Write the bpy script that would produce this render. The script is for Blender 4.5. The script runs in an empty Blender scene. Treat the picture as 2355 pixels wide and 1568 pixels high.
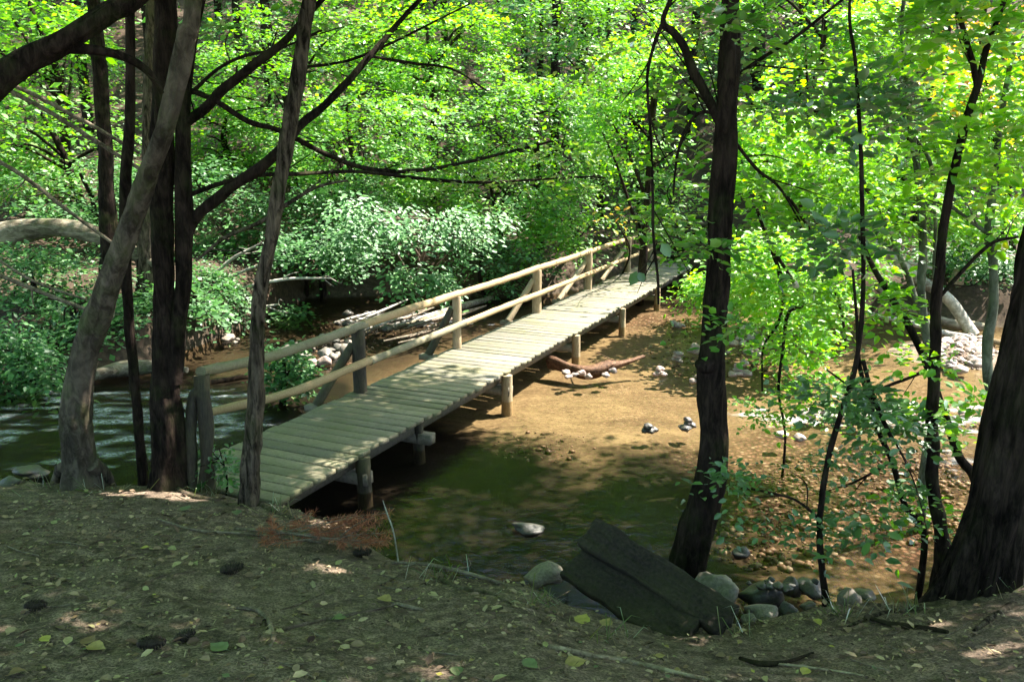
import bpy, math, random
import numpy as np
from mathutils import Vector

R = math.radians
scene = bpy.context.scene
COL = scene.collection
# ------------------------------------------------------------------ camera, world, sun
F, CX, CY, CAMZ, PITCH = 1900., 1177., 784., 3.65, R(12.78)
cam_d = bpy.data.cameras.new('camera'); cam = bpy.data.objects.new('camera', cam_d); COL.objects.link(cam)
cam.location = (0, 0, CAMZ); cam.rotation_euler = (R(90) - PITCH, 0, 0)
cam_d.sensor_width = 36; cam_d.lens = 36 * F / 2354; cam_d.clip_start = .05; cam_d.clip_end = 600
scene.camera = cam
SUN_AZ, SUN_EL = R(66), R(56)                  # azimuth from +Y (view) towards +X
SUN = np.array([math.cos(SUN_EL) * math.sin(SUN_AZ), math.cos(SUN_EL) * math.cos(SUN_AZ), math.sin(SUN_EL)])
w = bpy.data.worlds.new('World'); scene.world = w; w.use_nodes = True
nt = w.node_tree; nt.nodes.clear()
sky = nt.nodes.new('ShaderNodeTexSky'); sky.sky_type = 'NISHITA'; sky.sun_disc = False
sky.sun_elevation = SUN_EL; sky.sun_rotation = SUN_AZ
bg = nt.nodes.new('ShaderNodeBackground'); bg.inputs[1].default_value = .14
ow = nt.nodes.new('ShaderNodeOutputWorld')
nt.links.new(sky.outputs[0], bg.inputs[0]); nt.links.new(bg.outputs[0], ow.inputs[0])
sd = bpy.data.lights.new('sun', 'SUN'); sd.energy = 5.0; sd.angle = R(.53); sd.color = (1, .95, .86)
so = bpy.data.objects.new('sun', sd); COL.objects.link(so)
so.rotation_euler = Vector(tuple(SUN)).to_track_quat('Z', 'Y').to_euler()
scene.view_settings.view_transform = 'Standard'; scene.view_settings.look = 'None'
scene.view_settings.gamma = 1; scene.view_settings.exposure = 2.4
scene.cycles.max_bounces = 10; scene.cycles.diffuse_bounces = 4; scene.cycles.glossy_bounces = 3
scene.cycles.transmission_bounces = 6; scene.cycles.transparent_max_bounces = 8
scene.cycles.caustics_reflective = False; scene.cycles.caustics_refractive = False
scene.cycles.sample_clamp_indirect = 4

# ------------------------------------------------------------------ pixel <-> world
_cp, _sp = math.cos(PITCH), math.sin(PITCH)
CAM = np.array([0, 0, CAMZ])
def ray(px, py):
    u = (px - CX) / F; v = (CY - py) / F
    return np.array([u, _cp + v * _sp, -_sp + v * _cp])
def P(px, py, d):
    r = ray(px, py); return CAM + r * (d / r[1])
def G(px, py, z=0.):
    r = ray(px, py); return CAM + r * ((z - CAMZ) / r[2])
def WD(wpx, d, py=784):
    return wpx / F * d / ray(CX, py)[1]

# ------------------------------------------------------------------ noise
def _h(i, j, s):
    n = (i * 374761393 + j * 668265263 + s * 144269) & 0x7fffffff
    n = ((n ^ (n >> 13)) * 1274126177) & 0x7fffffff
    return ((n ^ (n >> 16)) & 0xffff) / 65535.
def vn(x, y, s=0):
    x = np.asarray(x, float); y = np.asarray(y, float)
    i = np.floor(x).astype(np.int64); j = np.floor(y).astype(np.int64)
    fx = x - i; fy = y - j; fx = fx * fx * (3 - 2 * fx); fy = fy * fy * (3 - 2 * fy)
    return (_h(i, j, s) * (1 - fx) + _h(i + 1, j, s) * fx) * (1 - fy) + (_h(i, j + 1, s) * (1 - fx) + _h(i + 1, j + 1, s) * fx) * fy
def fbm(x, y, s=0, o=4):
    t = 0; a = .5
    for k in range(o): t = t + a * (vn(x * 2 ** k, y * 2 ** k, s + k) - .5); a *= .5
    return t
def sstep(a, b, x):
    t = np.clip((x - a) / (b - a), 0, 1); return t * t * (3 - 2 * t)

# ------------------------------------------------------------------ terrain
_cr = [(0, 1105, .55), (200, 1120, .55), (430, 1130, .5), (640, 1165, .45), (780, 1215, .55), (900, 1285, .7), (1050, 1330, .72), (1200, 1352, .68),
       (1350, 1408, .6), (1500, 1455, .55), (1700, 1450, .45), (1900, 1405, .5), (2150, 1390, .7), (2354, 1340, .8)]
_c = np.array([G(*c) for c in _cr])
CRX = np.concatenate([[-60, -12], _c[:, 0], [7, 60]]); CRY = np.concatenate([[9, 8.5], _c[:, 1], [6.2, 8]]); CRZ = np.concatenate([[.6, .6], _c[:, 2], [.9, 1]])
_f = np.array([G(*c) for c in [(-200, 860), (0, 880), (150, 880), (300, 850), (450, 800), (600, 740), (700, 690), (1000, 680), (1200, 690), (1400, 660), (1560, 640), (1700, 690), (1900, 720), (2100, 740), (2354, 760)]])
FX = np.concatenate([[-60], _f[:, 0], [16, 60]]); FY = np.concatenate([[16], _f[:, 1], [16, 20]])
BAR = G(2200, 815); GB = G(760, 800)
def hgt(x, y):
    x = np.asarray(x, float); y = np.asarray(y, float)
    yc = np.interp(x, CRX, CRY); zc = np.interp(x, CRX, CRZ); yf = np.interp(x, FX, FY)
    t = np.clip((y - .8) / (yc - .8), 0, 1)
    near = 2.02 + (zc - 2.02) * (t * .8 + .2 * t * t) + .1 * np.maximum(0, -y) + fbm(x * .9, y * .9, 3) * .16 * (1 - t * .5) + fbm(x * 5, y * 5, 8) * .05 + fbm(x * 17, y * 17, 28, 2) * .022
    bed = -.2 + fbm(x * .7, y * .7, 5) * .14 + fbm(x * 4, y * 4, 15) * .03
    bed = bed + .34 * np.exp(-(((x - BAR[0]) / 1.5) ** 2 + ((y - BAR[1]) / 1.6) ** 2))
    u = np.maximum(0, y - yf)
    far = bed + .75 * sstep(-.2, 1.1, y - yf) + np.minimum(u, 8) * .16 + np.maximum(0, u - 8) * .4 + fbm(x * .25, y * .25, 9) * np.minimum(u, 6) * .35 + fbm(x * 2, y * 2, 19) * .15 * sstep(0, 1, u)
    k = sstep(.0, .75, y - yc)
    z = near * (1 - k) + bed * k
    return np.where(y > yf - .3, np.maximum(far, bed), z)

# ------------------------------------------------------------------ mesh building
class MB:
    """collects vertices and quads/triangles; ONE mesh per build."""
    def __init__(s): s.v = []; s.f = []; s.n = 0
    def add(s, v, f):
        v = np.asarray(v, float).reshape(-1, 3); s.v.append(v); s.f.append([tuple(i + s.n for i in q) for q in f] if not isinstance(f, np.ndarray) else f + s.n); s.n += len(v)
    def mesh(s, name, mat, origin=(0, 0, 0), smooth=True):
        v = np.concatenate(s.v) - np.asarray(origin, float)
        sizes = []; loops = []
        for f in s.f:
            if isinstance(f, np.ndarray):
                loops.append(f.reshape(-1)); sizes.append(np.full(len(f), f.shape[1], np.int32))
            else:
                loops.append(np.array([i for q in f for i in q], np.int64)); sizes.append(np.array([len(q) for q in f], np.int32))
        loops = np.concatenate(loops).astype(np.int32); sizes = np.concatenate(sizes)
        me = bpy.data.meshes.new(name)
        me.vertices.add(len(v)); me.vertices.foreach_set('co', v.astype(np.float32).ravel())
        me.loops.add(len(loops)); me.loops.foreach_set('vertex_index', loops)
        st = np.zeros(len(sizes), np.int32); st[1:] = np.cumsum(sizes)[:-1]
        me.polygons.add(len(sizes)); me.polygons.foreach_set('loop_start', st)
        if smooth: me.polygons.foreach_set('use_smooth', np.ones(len(sizes), bool))
        for m in (mat if isinstance(mat, (list, tuple)) else [mat]): me.materials.append(m)
        me.update(calc_edges=True)
        return me

def tag(o, label=None, cat=None, group=None, kind=None):
    if label: o['label'] = label
    if cat: o['category'] = cat
    if group: o['group'] = group
    if kind: o['kind'] = kind
    return o
def root(name, label, cat, loc, group=None):
    o = bpy.data.objects.new(name, None); COL.objects.link(o); o.location = tuple(loc); o.empty_display_size = .2
    return tag(o, label, cat, group)
_org = {}
def part(name, mb, mat, parent, label=None, smooth=True, kind=None):
    org = np.array(_org.get(parent.name, parent.location), float)
    me = mb.mesh(name, mat, org, smooth) if isinstance(mb, MB) else mb
    o = bpy.data.objects.new(name, me); COL.objects.link(o); o.parent = parent; _org[o.name] = org
    return tag(o, label, None, None, kind)
def single(name, mb, mat, label, cat, loc, group=None, smooth=True, kind=None):
    me = mb.mesh(name, mat, loc, smooth)
    o = bpy.data.objects.new(name, me); COL.objects.link(o); o.location = tuple(loc); _org[o.name] = np.array(loc, float)
    return tag(o, label, cat, group, kind)
def copy_tree(o, parent=None):
    c = o.copy(); COL.objects.link(c)
    if parent: c.parent = parent
    for ch in list(o.children): copy_tree(ch, c)
    return c

def catmull(p, n):
    p = np.asarray(p, float)
    if len(p) < 3: return np.array([p[0] + (p[-1] - p[0]) * t for t in np.linspace(0, 1, n + 1)])
    q = np.vstack([2 * p[0] - p[1], p, 2 * p[-1] - p[-2]]); out = []
    for i in range(1, len(q) - 2):
        for t in np.arange(n) / n:
            a, b, c, d = q[i - 1:i + 3]
            out.append(.5 * (2 * b + (c - a) * t + (2 * a - 5 * b + 4 * c - d) * t * t + (3 * b - a - 3 * c + d) * t ** 3))
    out.append(p[-1]); return np.array(out)
def tube(mb, pts, rad, seg=10, n=5, bump=.06, seed=0, flare=0, cap=True, ribs=0, rough=0):
    """tapered bent tube; pts (k,3), rad (k)"""
    pts = np.asarray(pts, float); rad = np.asarray(rad, float)
    c = catmull(pts, n); r = catmull(np.stack([rad, rad * 0, rad * 0], 1), n)[:, 0] if len(pts) > 2 else np.linspace(rad[0], rad[-1], len(c))
    r = np.maximum(r, .0015)
    T = np.gradient(c, axis=0); T /= np.linalg.norm(T, axis=1, keepdims=True) + 1e-9
    ref = np.array([1., 0, 0]) if abs(T[0][0]) < .8 else np.array([0, 1., 0])
    A = []; a = ref
    for t in T:
        a = a - t * a.dot(t); a /= np.linalg.norm(a); A.append(a)
    A = np.array(A); B = np.cross(T, A)
    rng = np.random.RandomState(seed + 7); ang = np.arange(seg) / seg * 2 * np.pi
    s = np.concatenate([[0], np.cumsum(np.linalg.norm(np.diff(c, axis=0), axis=1))])
    rr = r[:, None] * np.ones(seg)[None]
    for k in range(6):
        ph, f, m, sg = rng.rand() * 6.3, rng.uniform(.6, 3.5), rng.randint(1, 4), rng.choice([-1, 1])
        rr *= 1 + bump * .55 * np.sin(m * ang[None] + ph + sg * f * s[:, None] / max(.12, r.max() * 4))
    if flare:
        ph = rng.rand() * 6; k = np.exp(-s / flare)
        rr *= 1 + k[:, None] * (.55 + .4 * np.sin(5 * ang + ph)[None] + .15 * np.sin(3 * ang + 2 * ph)[None])
    if rough:
        R0 = r.max(); kk = 1.8 + R0 * 7; zz = s[:, None] / max(.1, R0)
        nz = vn(kk * np.cos(ang)[None] + .35 * zz + 40, kk * np.sin(ang)[None] + .28 * zz + 40, seed) - .5; n2 = vn(kk * .5 * np.cos(ang)[None] + .5 * zz + 20, kk * .5 * np.sin(ang)[None] - .4 * zz + 60, seed + 3) - .5
        rr += r[:, None] * (rough * np.abs(nz) * -2.4 + .2 * rough + n2 * rough * 1.5)
    if ribs:
        rr += np.sin(ang * ribs + 1.3 * np.sin(s * 3)[:, None])[:, :] * r[:, None] * .05
    v = c[:, None] + rr[..., None] * (np.cos(ang)[None, :, None] * A[:, None] + np.sin(ang)[None, :, None] * B[:, None])
    m = len(c); i = np.arange(m - 1)[:, None] * seg; j = np.arange(seg)[None]; jn = (j + 1) % seg
    f = np.stack([i + j, i + jn, i + seg + jn, i + seg + j], -1).reshape(-1, 4)
    mb.add(v.reshape(-1, 3), f)
    if cap:
        mb.add(v[0], [tuple(range(seg))[::-1]]); mb.add(v[-1], [tuple(range(seg))])
    return c
def box(mb, c, ax, ay, az, sx, sy, sz, jit=0, rng=None):
    v = []
    for dz in (-1, 1):
        for dx, dy in ((-1, -1), (1, -1), (1, 1), (-1, 1)):
            q = np.asarray(c) + ax * dx * sx / 2 + ay * dy * sy / 2 + az * dz * sz / 2
            if jit: q = q + rng.uniform(-jit, jit, 3)
            v.append(q)
    mb.add(v, [(3, 2, 1, 0), (4, 5, 6, 7), (0, 1, 5, 4), (1, 2, 6, 5), (2, 3, 7, 6), (3, 0, 4, 7)])

# sun shafts: gaps cut for the wanted light in the canopy
DX = np.array([.4096, .9123, 0]); NX = np.array([.9123, -.4096, 0]); UP = np.array([0, 0, 1.])
def BP(s, n, z): return DX * s + NX * n + UP * z
def inside(poly, x, y):
    r = np.zeros(len(x), bool); n = len(poly)
    for i in range(n):
        (x1, y1), (x2, y2) = poly[i], poly[(i + 1) % n]
        c = ((y1 > y) != (y2 > y)) & (x < (x2 - x1) * (y - y1) / (y2 - y1 + 1e-12) + x1); r ^= c
    return r
LIT_BRIDGE = [tuple(BP(*a, .45)[:2]) for a in ((11.2, -7.2), (11.6, -4.7), (20.5, -4.5), (20.5, -7.4))]
LIT_WATER = [tuple(G(*a)[:2]) for a in ((1180, 930), (1230, 850), (1420, 770), (1600, 700), (2050, 740), (2400, 740), (2500, 1150), (1950, 1200), (1720, 1010), (1400, 970))]
LIT_GRASS = [tuple(G(px + a, py + b, z)[:2]) for px, py, z, w_, h_ in () for a, b in ()]
TARGET = [(P(1950, 380, 9.5), 1.6), (P(2130, 330, 8), 1.6), (P(1830, 640, 11), 1.8), (P(2080, 760, 8.5), 1.2), (P(1850, 330, 14), 2.2), (P(2250, 250, 9), 1.5), (P(1480, 300, 9), 1.3)]
FLECK = []
for px, py, z, wx, wy in ((750, 1327, .85, 60, 18), (340, 1140, .6, 130, 16), (790, 1190, .6, 70, 22), (1020, 1510, 1.45, 60, 16), (1620, 1395, .7, 45, 50), (1480, 1560, 1.6, 60, 14), (2100, 1440, .8, 60, 14), (1760, 1365, .3, 40, 20), (2270, 1500, 1.0, 70, 12), (60, 1130, .6, 60, 10)):
    c = G(px, py, z); FLECK.append([tuple((G(px + 1.4 * wx * math.cos(a), py + 1.5 * wy * math.sin(a), z) - SUN * ((z - .45) / SUN[2]))[:2]) for a in np.arange(10) / 10 * 6.283])
def keep_mask(pos, rng, wp=.8, zmin=1.3, bp=1.0):
    t = (pos[:, 2] - .45) / SUN[2]; q = pos - SUN[None] * t[:, None]
    u = rng.rand(len(pos)); up = pos[:, 2] > zmin
    k = ~(inside(LIT_BRIDGE, q[:, 0], q[:, 1]) & up & (u < bp)) & ~(inside(LIT_WATER, q[:, 0], q[:, 1]) & up & (u < wp))
    if wp > .5:
        for tc, tr in TARGET:
            rel = pos - tc; al = rel @ SUN; k &= ~((np.linalg.norm(rel - al[:, None] * SUN, axis=1) < tr) & (al > tr) & (u < (.85 if tc[1] > 7.9 else .5)))
        for f in FLECK: k &= ~(inside(f, q[:, 0], q[:, 1]) & up)
    return k

def nrm(a): return a / (np.linalg.norm(a, axis=-1, keepdims=True) + 1e-9)
def sprays(mb, rng, O, D, L, nl, ll, lod=1, tilt=.35, droop=.18, wp=.8, zmin=1.3, bp=1.0, wid=.62, fan=.36):
    """flat fans of alternate leaves; O, D (N,3), L (N)"""
    N = len(O)
    if N == 0: return
    D = nrm(D); S = nrm(np.cross(D, UP[None]) + 1e-6); U = np.cross(S, D)
    t = ((np.arange(nl) + .6) / nl)[None] + rng.uniform(-.3, .3, (N, nl)) / nl
    sg = np.where(np.arange(nl) % 2, 1., -1.)[None] * np.ones((N, 1))
    lat = L[:, None] * fan * (1.05 - .6 * t) * rng.uniform(.1, 1, (N, nl))
    e = lambda a: a[:, None, :]
    pos = e(O) + e(D) * (L[:, None] * t)[..., None] + e(S) * (sg * lat)[..., None] + e(U) * (rng.randn(N, nl) * .05 * L[:, None])[..., None]
    pos[..., 2] -= droop * L[:, None] * t * t
    ld = nrm(e(D) * .7 + e(S) * (sg * .8)[..., None] + rng.randn(N, nl, 3) * .32)
    nn = e(U) + rng.randn(N, nl, 3) * tilt
    lls = np.repeat(ll * rng.uniform(.6, 1.35, N), nl); pos = pos.reshape(-1, 3); ld = ld.reshape(-1, 3); nn = nn.reshape(-1, 3)
    k = keep_mask(pos, rng, wp, zmin, bp); pos, ld, nn = pos[k], ld[k], nn[k]
    leaves(mb, rng, pos, ld, nn, lls[k], lod, wid)
def leaves(mb, rng, pos, ld, nn, ll, lod=1, wid=.62):
    M = len(pos)
    if M == 0: return
    sd_ = nrm(np.cross(ld, nn)); nn = np.cross(sd_, ld)
    l = (ll * rng.uniform(.65, 1.2, M))[:, None]; w_ = l * wid * .5 * rng.uniform(.85, 1.1, M)[:, None]
    if lod == 0:
        v = np.stack([pos, pos + ld * l * .5 + sd_ * w_, pos + ld * l, pos + ld * l * .5 - sd_ * w_], 1)
        f = np.arange(M)[:, None] * 4 + np.arange(4)[None]
    else:
        h = w_ * rng.uniform(.1, .55, M)[:, None]; cu = l * rng.uniform(-.15, .05, M)[:, None]
        v = np.stack([pos, pos + ld * l * .3 + sd_ * w_ * .92 + nn * h, pos + ld * l * .68 + sd_ * w_ * .78 + nn * (h + cu * .4),
                      pos + ld * l + nn * cu, pos + ld * l * .68 - sd_ * w_ * .78 + nn * (h + cu * .4), pos + ld * l * .3 - sd_ * w_ * .92 + nn * h], 1)
        b = np.arange(M)[:, None] * 6
        f = np.concatenate([b + np.array([[0, 1, 2, 3]]), b + np.array([[0, 3, 4, 5]])])
    mb.add(v.reshape(-1, 3), f)
def ell(rng, c, r, n, shell=.45):
    d = nrm(rng.randn(n, 3)); q = rng.rand(n) ** (1 / 3.); q = shell * (1 - (1 - q) * .35) + (1 - shell) * q
    return np.asarray(c) + d * q[:, None] * np.asarray(r), d

# ------------------------------------------------------------------ materials
def newmat(name):
    m = bpy.data.materials.new(name); m.use_nodes = True; n = m.node_tree; n.nodes.clear()
    out = n.nodes.new('ShaderNodeOutputMaterial'); return m, n, out
class NT:
    def __init__(s, n): s.n = n
    def __call__(s, t, **kw):
        o = s.n.nodes.new('ShaderNode' + t)
        for k, v in kw.items():
            if k.startswith('_'): setattr(o, k[1:], v)
            else: o.inputs[int(k[1:]) if k[0] == 'i' and k[1:].isdigit() else k.replace('__', ' ')].default_value = v
        return o
    def l(s, a, b): s.n.links.new(a, b)
def ramp(N, src, stops):
    r = N('ValToRGB'); e = r.color_ramp.elements
    while len(e) < len(stops): e.new(.5)
    for k, (p, c) in zip(e, stops): k.position = p; k.color = (*c, 1)
    N.l(src, r.inputs[0]); return r.outputs[0]
def noise(N, sc, det=5, ro=.6, vec=None, stretch=None, dist=0):
    n = N('TexNoise', Scale=sc, Detail=det, Roughness=ro, Distortion=dist)
    if vec is None: vec = N('TexCoord').outputs['Object']
    if stretch:
        mp = N('Mapping'); mp.inputs['Scale'].default_value = stretch; N.l(vec, mp.inputs[0]); vec = mp.outputs[0]
    N.l(vec, n.inputs['Vector']); return n.outputs['Fac']
def mixc(N, fac, a, b, mode='MIX'):
    m = N('Mix', _data_type='RGBA', _blend_type=mode)
    for s, i in ((fac, 0), (a, 6), (b, 7)):
        if hasattr(s, 'links'): N.l(s, m.inputs[i])
        else: m.inputs[i].default_value = s if i == 0 else (*s, 1)
    return m.outputs[2]
def bump(N, h, st=.5, dist=.02):
    b = N('Bump', Strength=st, Distance=dist); N.l(h, b.inputs['Height']); return b.outputs[0]
def pbr(N, out, col, rough=.8, nor=None, spec=.3):
    p = N('BsdfPrincipled'); p.inputs['Specular IOR Level'].default_value = spec
    if hasattr(col, 'links'): N.l(col, p.inputs[0])
    else: p.inputs[0].default_value = (*col, 1)
    if hasattr(rough, 'links'): N.l(rough, p.inputs['Roughness'])
    else: p.inputs['Roughness'].default_value = rough
    if nor: N.l(nor, p.inputs['Normal'])
    N.l(p.outputs[0], out.inputs[0]); return p

def leaf_mat(name, stops, trans=1.6, gloss=.05, rough=.5, tmix=.5):
    m, n, out = newmat(name); N = NT(n)
    g = N('NewGeometry'); col = ramp(N, g.outputs['Random Per Island'], stops)
    hs = N('HueSaturation', Hue=.485, Saturation=1.1, Value=trans); N.l(col, hs.inputs['Color'])
    d = N('BsdfDiffuse'); N.l(col, d.inputs[0]); t = N('BsdfTranslucent'); N.l(hs.outputs[0], t.inputs[0])
    mx = N('MixShader', i0=tmix); N.l(d.outputs[0], mx.inputs[1]); N.l(t.outputs[0], mx.inputs[2])
    gl = N('BsdfGlossy', Roughness=rough); gl.inputs[0].default_value = (1, 1, 1, 1)
    fr = N('Fresnel', IOR=1.45); ml = N('Math', _operation='MULTIPLY_ADD'); N.l(fr.outputs[0], ml.inputs[0]); ml.inputs[1].default_value = .3; ml.inputs[2].default_value = gloss - .03; ml.use_clamp = True
    m2 = N('MixShader'); N.l(ml.outputs[0], m2.inputs[0]); N.l(mx.outputs[0], m2.inputs[1]); N.l(gl.outputs[0], m2.inputs[2])
    N.l(m2.outputs[0], out.inputs[0]); return m
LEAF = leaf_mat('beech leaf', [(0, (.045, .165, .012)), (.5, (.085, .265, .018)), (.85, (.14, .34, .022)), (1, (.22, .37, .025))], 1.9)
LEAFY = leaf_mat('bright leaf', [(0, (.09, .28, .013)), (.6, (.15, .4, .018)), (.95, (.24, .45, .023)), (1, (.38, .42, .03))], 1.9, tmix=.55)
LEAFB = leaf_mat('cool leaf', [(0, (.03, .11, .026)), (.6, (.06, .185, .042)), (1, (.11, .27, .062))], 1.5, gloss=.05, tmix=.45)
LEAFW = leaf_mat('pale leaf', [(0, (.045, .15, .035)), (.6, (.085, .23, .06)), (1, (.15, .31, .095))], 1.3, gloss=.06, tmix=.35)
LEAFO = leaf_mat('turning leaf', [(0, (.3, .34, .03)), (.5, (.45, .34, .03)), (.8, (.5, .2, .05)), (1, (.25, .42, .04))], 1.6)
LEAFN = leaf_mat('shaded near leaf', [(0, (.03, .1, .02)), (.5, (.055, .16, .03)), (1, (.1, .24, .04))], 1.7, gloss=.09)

def bark(name, a, b, sc=9, st=(1, 1, .25), ridge=.6, moss=0, rough=.9):
    m, n, out = newmat(name); N = NT(n)
    f = noise(N, sc * 1.5, 8, .72, stretch=st, dist=.6); f2 = noise(N, 2.2, 4, .6); f5 = noise(N, 1.1, 3, .6)
    c = ramp(N, f, [(.41, a), (.5, tuple((x + y) * .5 for x, y in zip(a, b))), (.62, tuple(x * 1.3 for x in b))]); c = mixc(N, 1.0, c, ramp(N, f5, [(.35, (.6, .6, .6)), (.65, (1.25, 1.25, 1.25))]), 'MULTIPLY'); c = mixc(N, ramp(N, f2, [(.45, (0, 0, 0)), (.75, (.5, .5, .5))]), c, tuple(x * 1.7 for x in b))
    if moss:
        f3 = noise(N, 3.5, 5, .6); c = mixc(N, ramp(N, f3, [(.5, (0, 0, 0)), (.7, (moss, moss, moss))]), c, (.07, .09, .025))
    pbr(N, out, c, rough, bump(N, f, ridge, .03), .06); return m
BARKP = bark('pale smooth bark', (.04, .031, .023), (.11, .086, .065), 7, (1, 1, .55), .5, .45)
BARKD = bark('dark bark', (.006, .0042, .0032), (.03, .02, .0155), 13, (1, 1, .25), 1.0, .22)
BARKM = bark('brown bark', (.012, .0085, .006), (.13, .096, .07), 14, (1, 1, .2), 1.0, .35)
BARKR = bark('deep ridged bark', (.005, .0036, .0028), (.036, .025, .0195), 15, (1, 1, .16), 1.0, .12)
BARKG = bark('grey green sapling bark', (.05, .055, .035), (.13, .135, .1), 10, (1, 1, .5), .4, .4)
DEAD = bark('bleached dead wood', (.2, .175, .14), (.38, .35, .3), 8, (1, 1, 1), .5)
DRIFT = bark('wet driftwood', (.025, .013, .009), (.12, .066, .04), 9, (1, 1, 1), .7, 0, .5)
STICKM = bark('peeled stick', (.12, .09, .06), (.3, .24, .17), 9, (1, 1, 1), .3)
TWIG = bark('brown twig', (.07, .05, .035), (.17, .135, .1), 14, (1, 1, 1), .3)
LOGM = bark('fallen log bark', (.09, .072, .05), (.22, .185, .14), 9, (.3, 1, 1), .7, .5)

def wood(name, a, b, along=(1, 1, 1), rnd=.35, moss=.3, sc=22, rough=.75):
    m, n, out = newmat(name); N = NT(n)
    f = noise(N, sc, 6, .65, stretch=along); f2 = noise(N, 1.7, 4, .6); f3 = noise(N, 5, 4, .6)
    c = ramp(N, f, [(.28, a), (.72, b)])
    g = N('NewGeometry').outputs['Random Per Island']
    c = mixc(N, 1.0, c, ramp(N, g, [(0, (1 - rnd, 1 - rnd, 1 - rnd * .9)), (1, (1 + rnd * .6, 1 + rnd * .5, 1 + rnd * .35))]), 'MULTIPLY')
    c = mixc(N, ramp(N, f2, [(.42, (0, 0, 0)), (.7, (moss, moss, moss))]), c, (.13, .13, .045))
    c = mixc(N, ramp(N, f3, [(.55, (0, 0, 0)), (.75, (.45, .45, .45))]), c, tuple(x * .55 for x in a))
    pbr(N, out, c, rough, bump(N, f, .5, .012), .3); return m
PLANK = wood('weathered plank', (.1, .089, .062), (.25, .23, .178), (1.4, 7, 4), .3, .5, 16)
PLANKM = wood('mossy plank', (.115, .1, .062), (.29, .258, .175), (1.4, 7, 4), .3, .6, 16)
RAILW = wood('peeled rail wood', (.25, .16, .075), (.46, .33, .18), (6, 1.5, 6), .2, .25, 16)
RAILG = wood('greyed rail wood', (.13, .11, .065), (.29, .25, .16), (6, 1.5, 6), .1, .45, 16)
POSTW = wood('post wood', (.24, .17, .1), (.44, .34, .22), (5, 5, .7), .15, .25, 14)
POSTD = wood('old shade darkened post wood', (.018, .014, .01), (.07, .055, .038), (5, 5, .7), .1, .4, 14)  # old wood, darkened further to paint the shade on the near piles
BEAM = wood('beam wood', (.09, .075, .055), (.2, .17, .13), (2, 2, 2), .2, .3, 12)
OLDB = wood('rotten wet board', (.006, .0044, .0033), (.06, .042, .031), (2.5, 2.5, 2.5), .3, .14, 16, .9)

def rock_mat(name, a, b, rough=.6, wet=.3):
    m, n, out = newmat(name); N = NT(n)
    oi = N('ObjectInfo').outputs['Random']
    f = noise(N, 6, 7, .65); f2 = noise(N, 40, 3, .6)
    c = ramp(N, f, [(.3, a), (.7, b)])
    c = mixc(N, 1.0, c, ramp(N, oi, [(0, (.6, .6, .62)), (.5, (1, .95, .9)), (1, (1.2, 1.05, 1.0))]), 'MULTIPLY')
    c = mixc(N, ramp(N, f2, [(.55, (0, 0, 0)), (.7, (.35, .35, .35))]), c, tuple(x * .5 for x in a))
    pbr(N, out, c, rough, bump(N, f, .35, .02), .45); return m
ROCKG = rock_mat('grey stone', (.075, .066, .055), (.23, .205, .17))
ROCKP = rock_mat('pale pinkish stone', (.17, .125, .108), (.38, .315, .28), .6)
ROCKD = rock_mat('dark wet stone', (.03, .028, .025), (.1, .09, .078), .4)

def ground_mat():
    m, n, out = newmat('forest floor and stream bed'); N = NT(n)
    def at(nm): return N('Attribute', _attribute_name=nm).outputs['Fac']
    f1 = noise(N, 1.3, 6, .6); f2 = noise(N, 9, 8, .7); f3 = noise(N, 70, 4, .7); f4 = noise(N, 190, 2, .6)
    soil = ramp(N, f2, [(.36, (.05, .034, .026)), (.5, (.17, .12, .09)), (.66, (.37, .265, .2))])
    soil = mixc(N, ramp(N, f1, [(.45, (0, 0, 0)), (.68, (.7, .7, .7))]), soil, (.25, .19, .135))
    soil = mixc(N, ramp(N, f3, [(.42, (.75, .75, .75)), (.58, (0, 0, 0))]), soil, (.03, .024, .017))
    soil = mixc(N, ramp(N, f4, [(.62, (0, 0, 0)), (.72, (.8, .8, .8))]), soil, (.26, .2, .14))
    # bed: golden sand, leaf debris blackened with painted pool shade, red brown gravel
    sx = noise(N, 2.2, 7, .65, stretch=(1, 2, 1)); s3 = noise(N, 16, 6, .7, stretch=(1, 1.8, 1))
    sand = ramp(N, sx, [(.3, (.12, .093, .058)), (.55, (.2, .158, .098)), (.8, (.26, .215, .145))])
    sand = mixc(N, ramp(N, s3, [(.5, (0, 0, 0)), (.62, (.75, .75, .75))]), sand, (.06, .042, .024))
    vor = N('TexVoronoi', Scale=16); N.l(N('TexCoord').outputs['Object'], vor.inputs['Vector'])
    sc_ = N('SeparateColor'); N.l(vor.outputs['Color'], sc_.inputs[0]); peb = ramp(N, sc_.outputs[0], [(0, (.05, .032, .024)), (.4, (.13, .08, .06)), (.75, (.21, .125, .095)), (1, (.3, .25, .2))])
    debris_shade = ramp(N, s3, [(.3, (.0025, .0018, .0012)), (.6, (.006, .0042, .0028)), (.85, (.022, .015, .0095))])
    peb = mixc(N, 1.0, peb, ramp(N, vor.outputs['Distance'], [(.25, (1.15, 1.15, 1.15)), (.55, (.3, .28, .25))]), 'MULTIPLY'); bed = mixc(N, at('red'), sand, peb); bed = mixc(N, at('dark'), bed, debris_shade)
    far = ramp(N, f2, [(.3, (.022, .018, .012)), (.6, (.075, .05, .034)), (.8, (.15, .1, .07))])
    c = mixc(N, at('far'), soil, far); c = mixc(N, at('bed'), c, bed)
    h = N('Math', _operation='ADD'); N.l(f2, h.inputs[0]); N.l(f3, h.inputs[1])
    pbr(N, out, c, .95, bump(N, h.outputs[0], .6, .025), .15); return m
GROUND = ground_mat()

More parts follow.
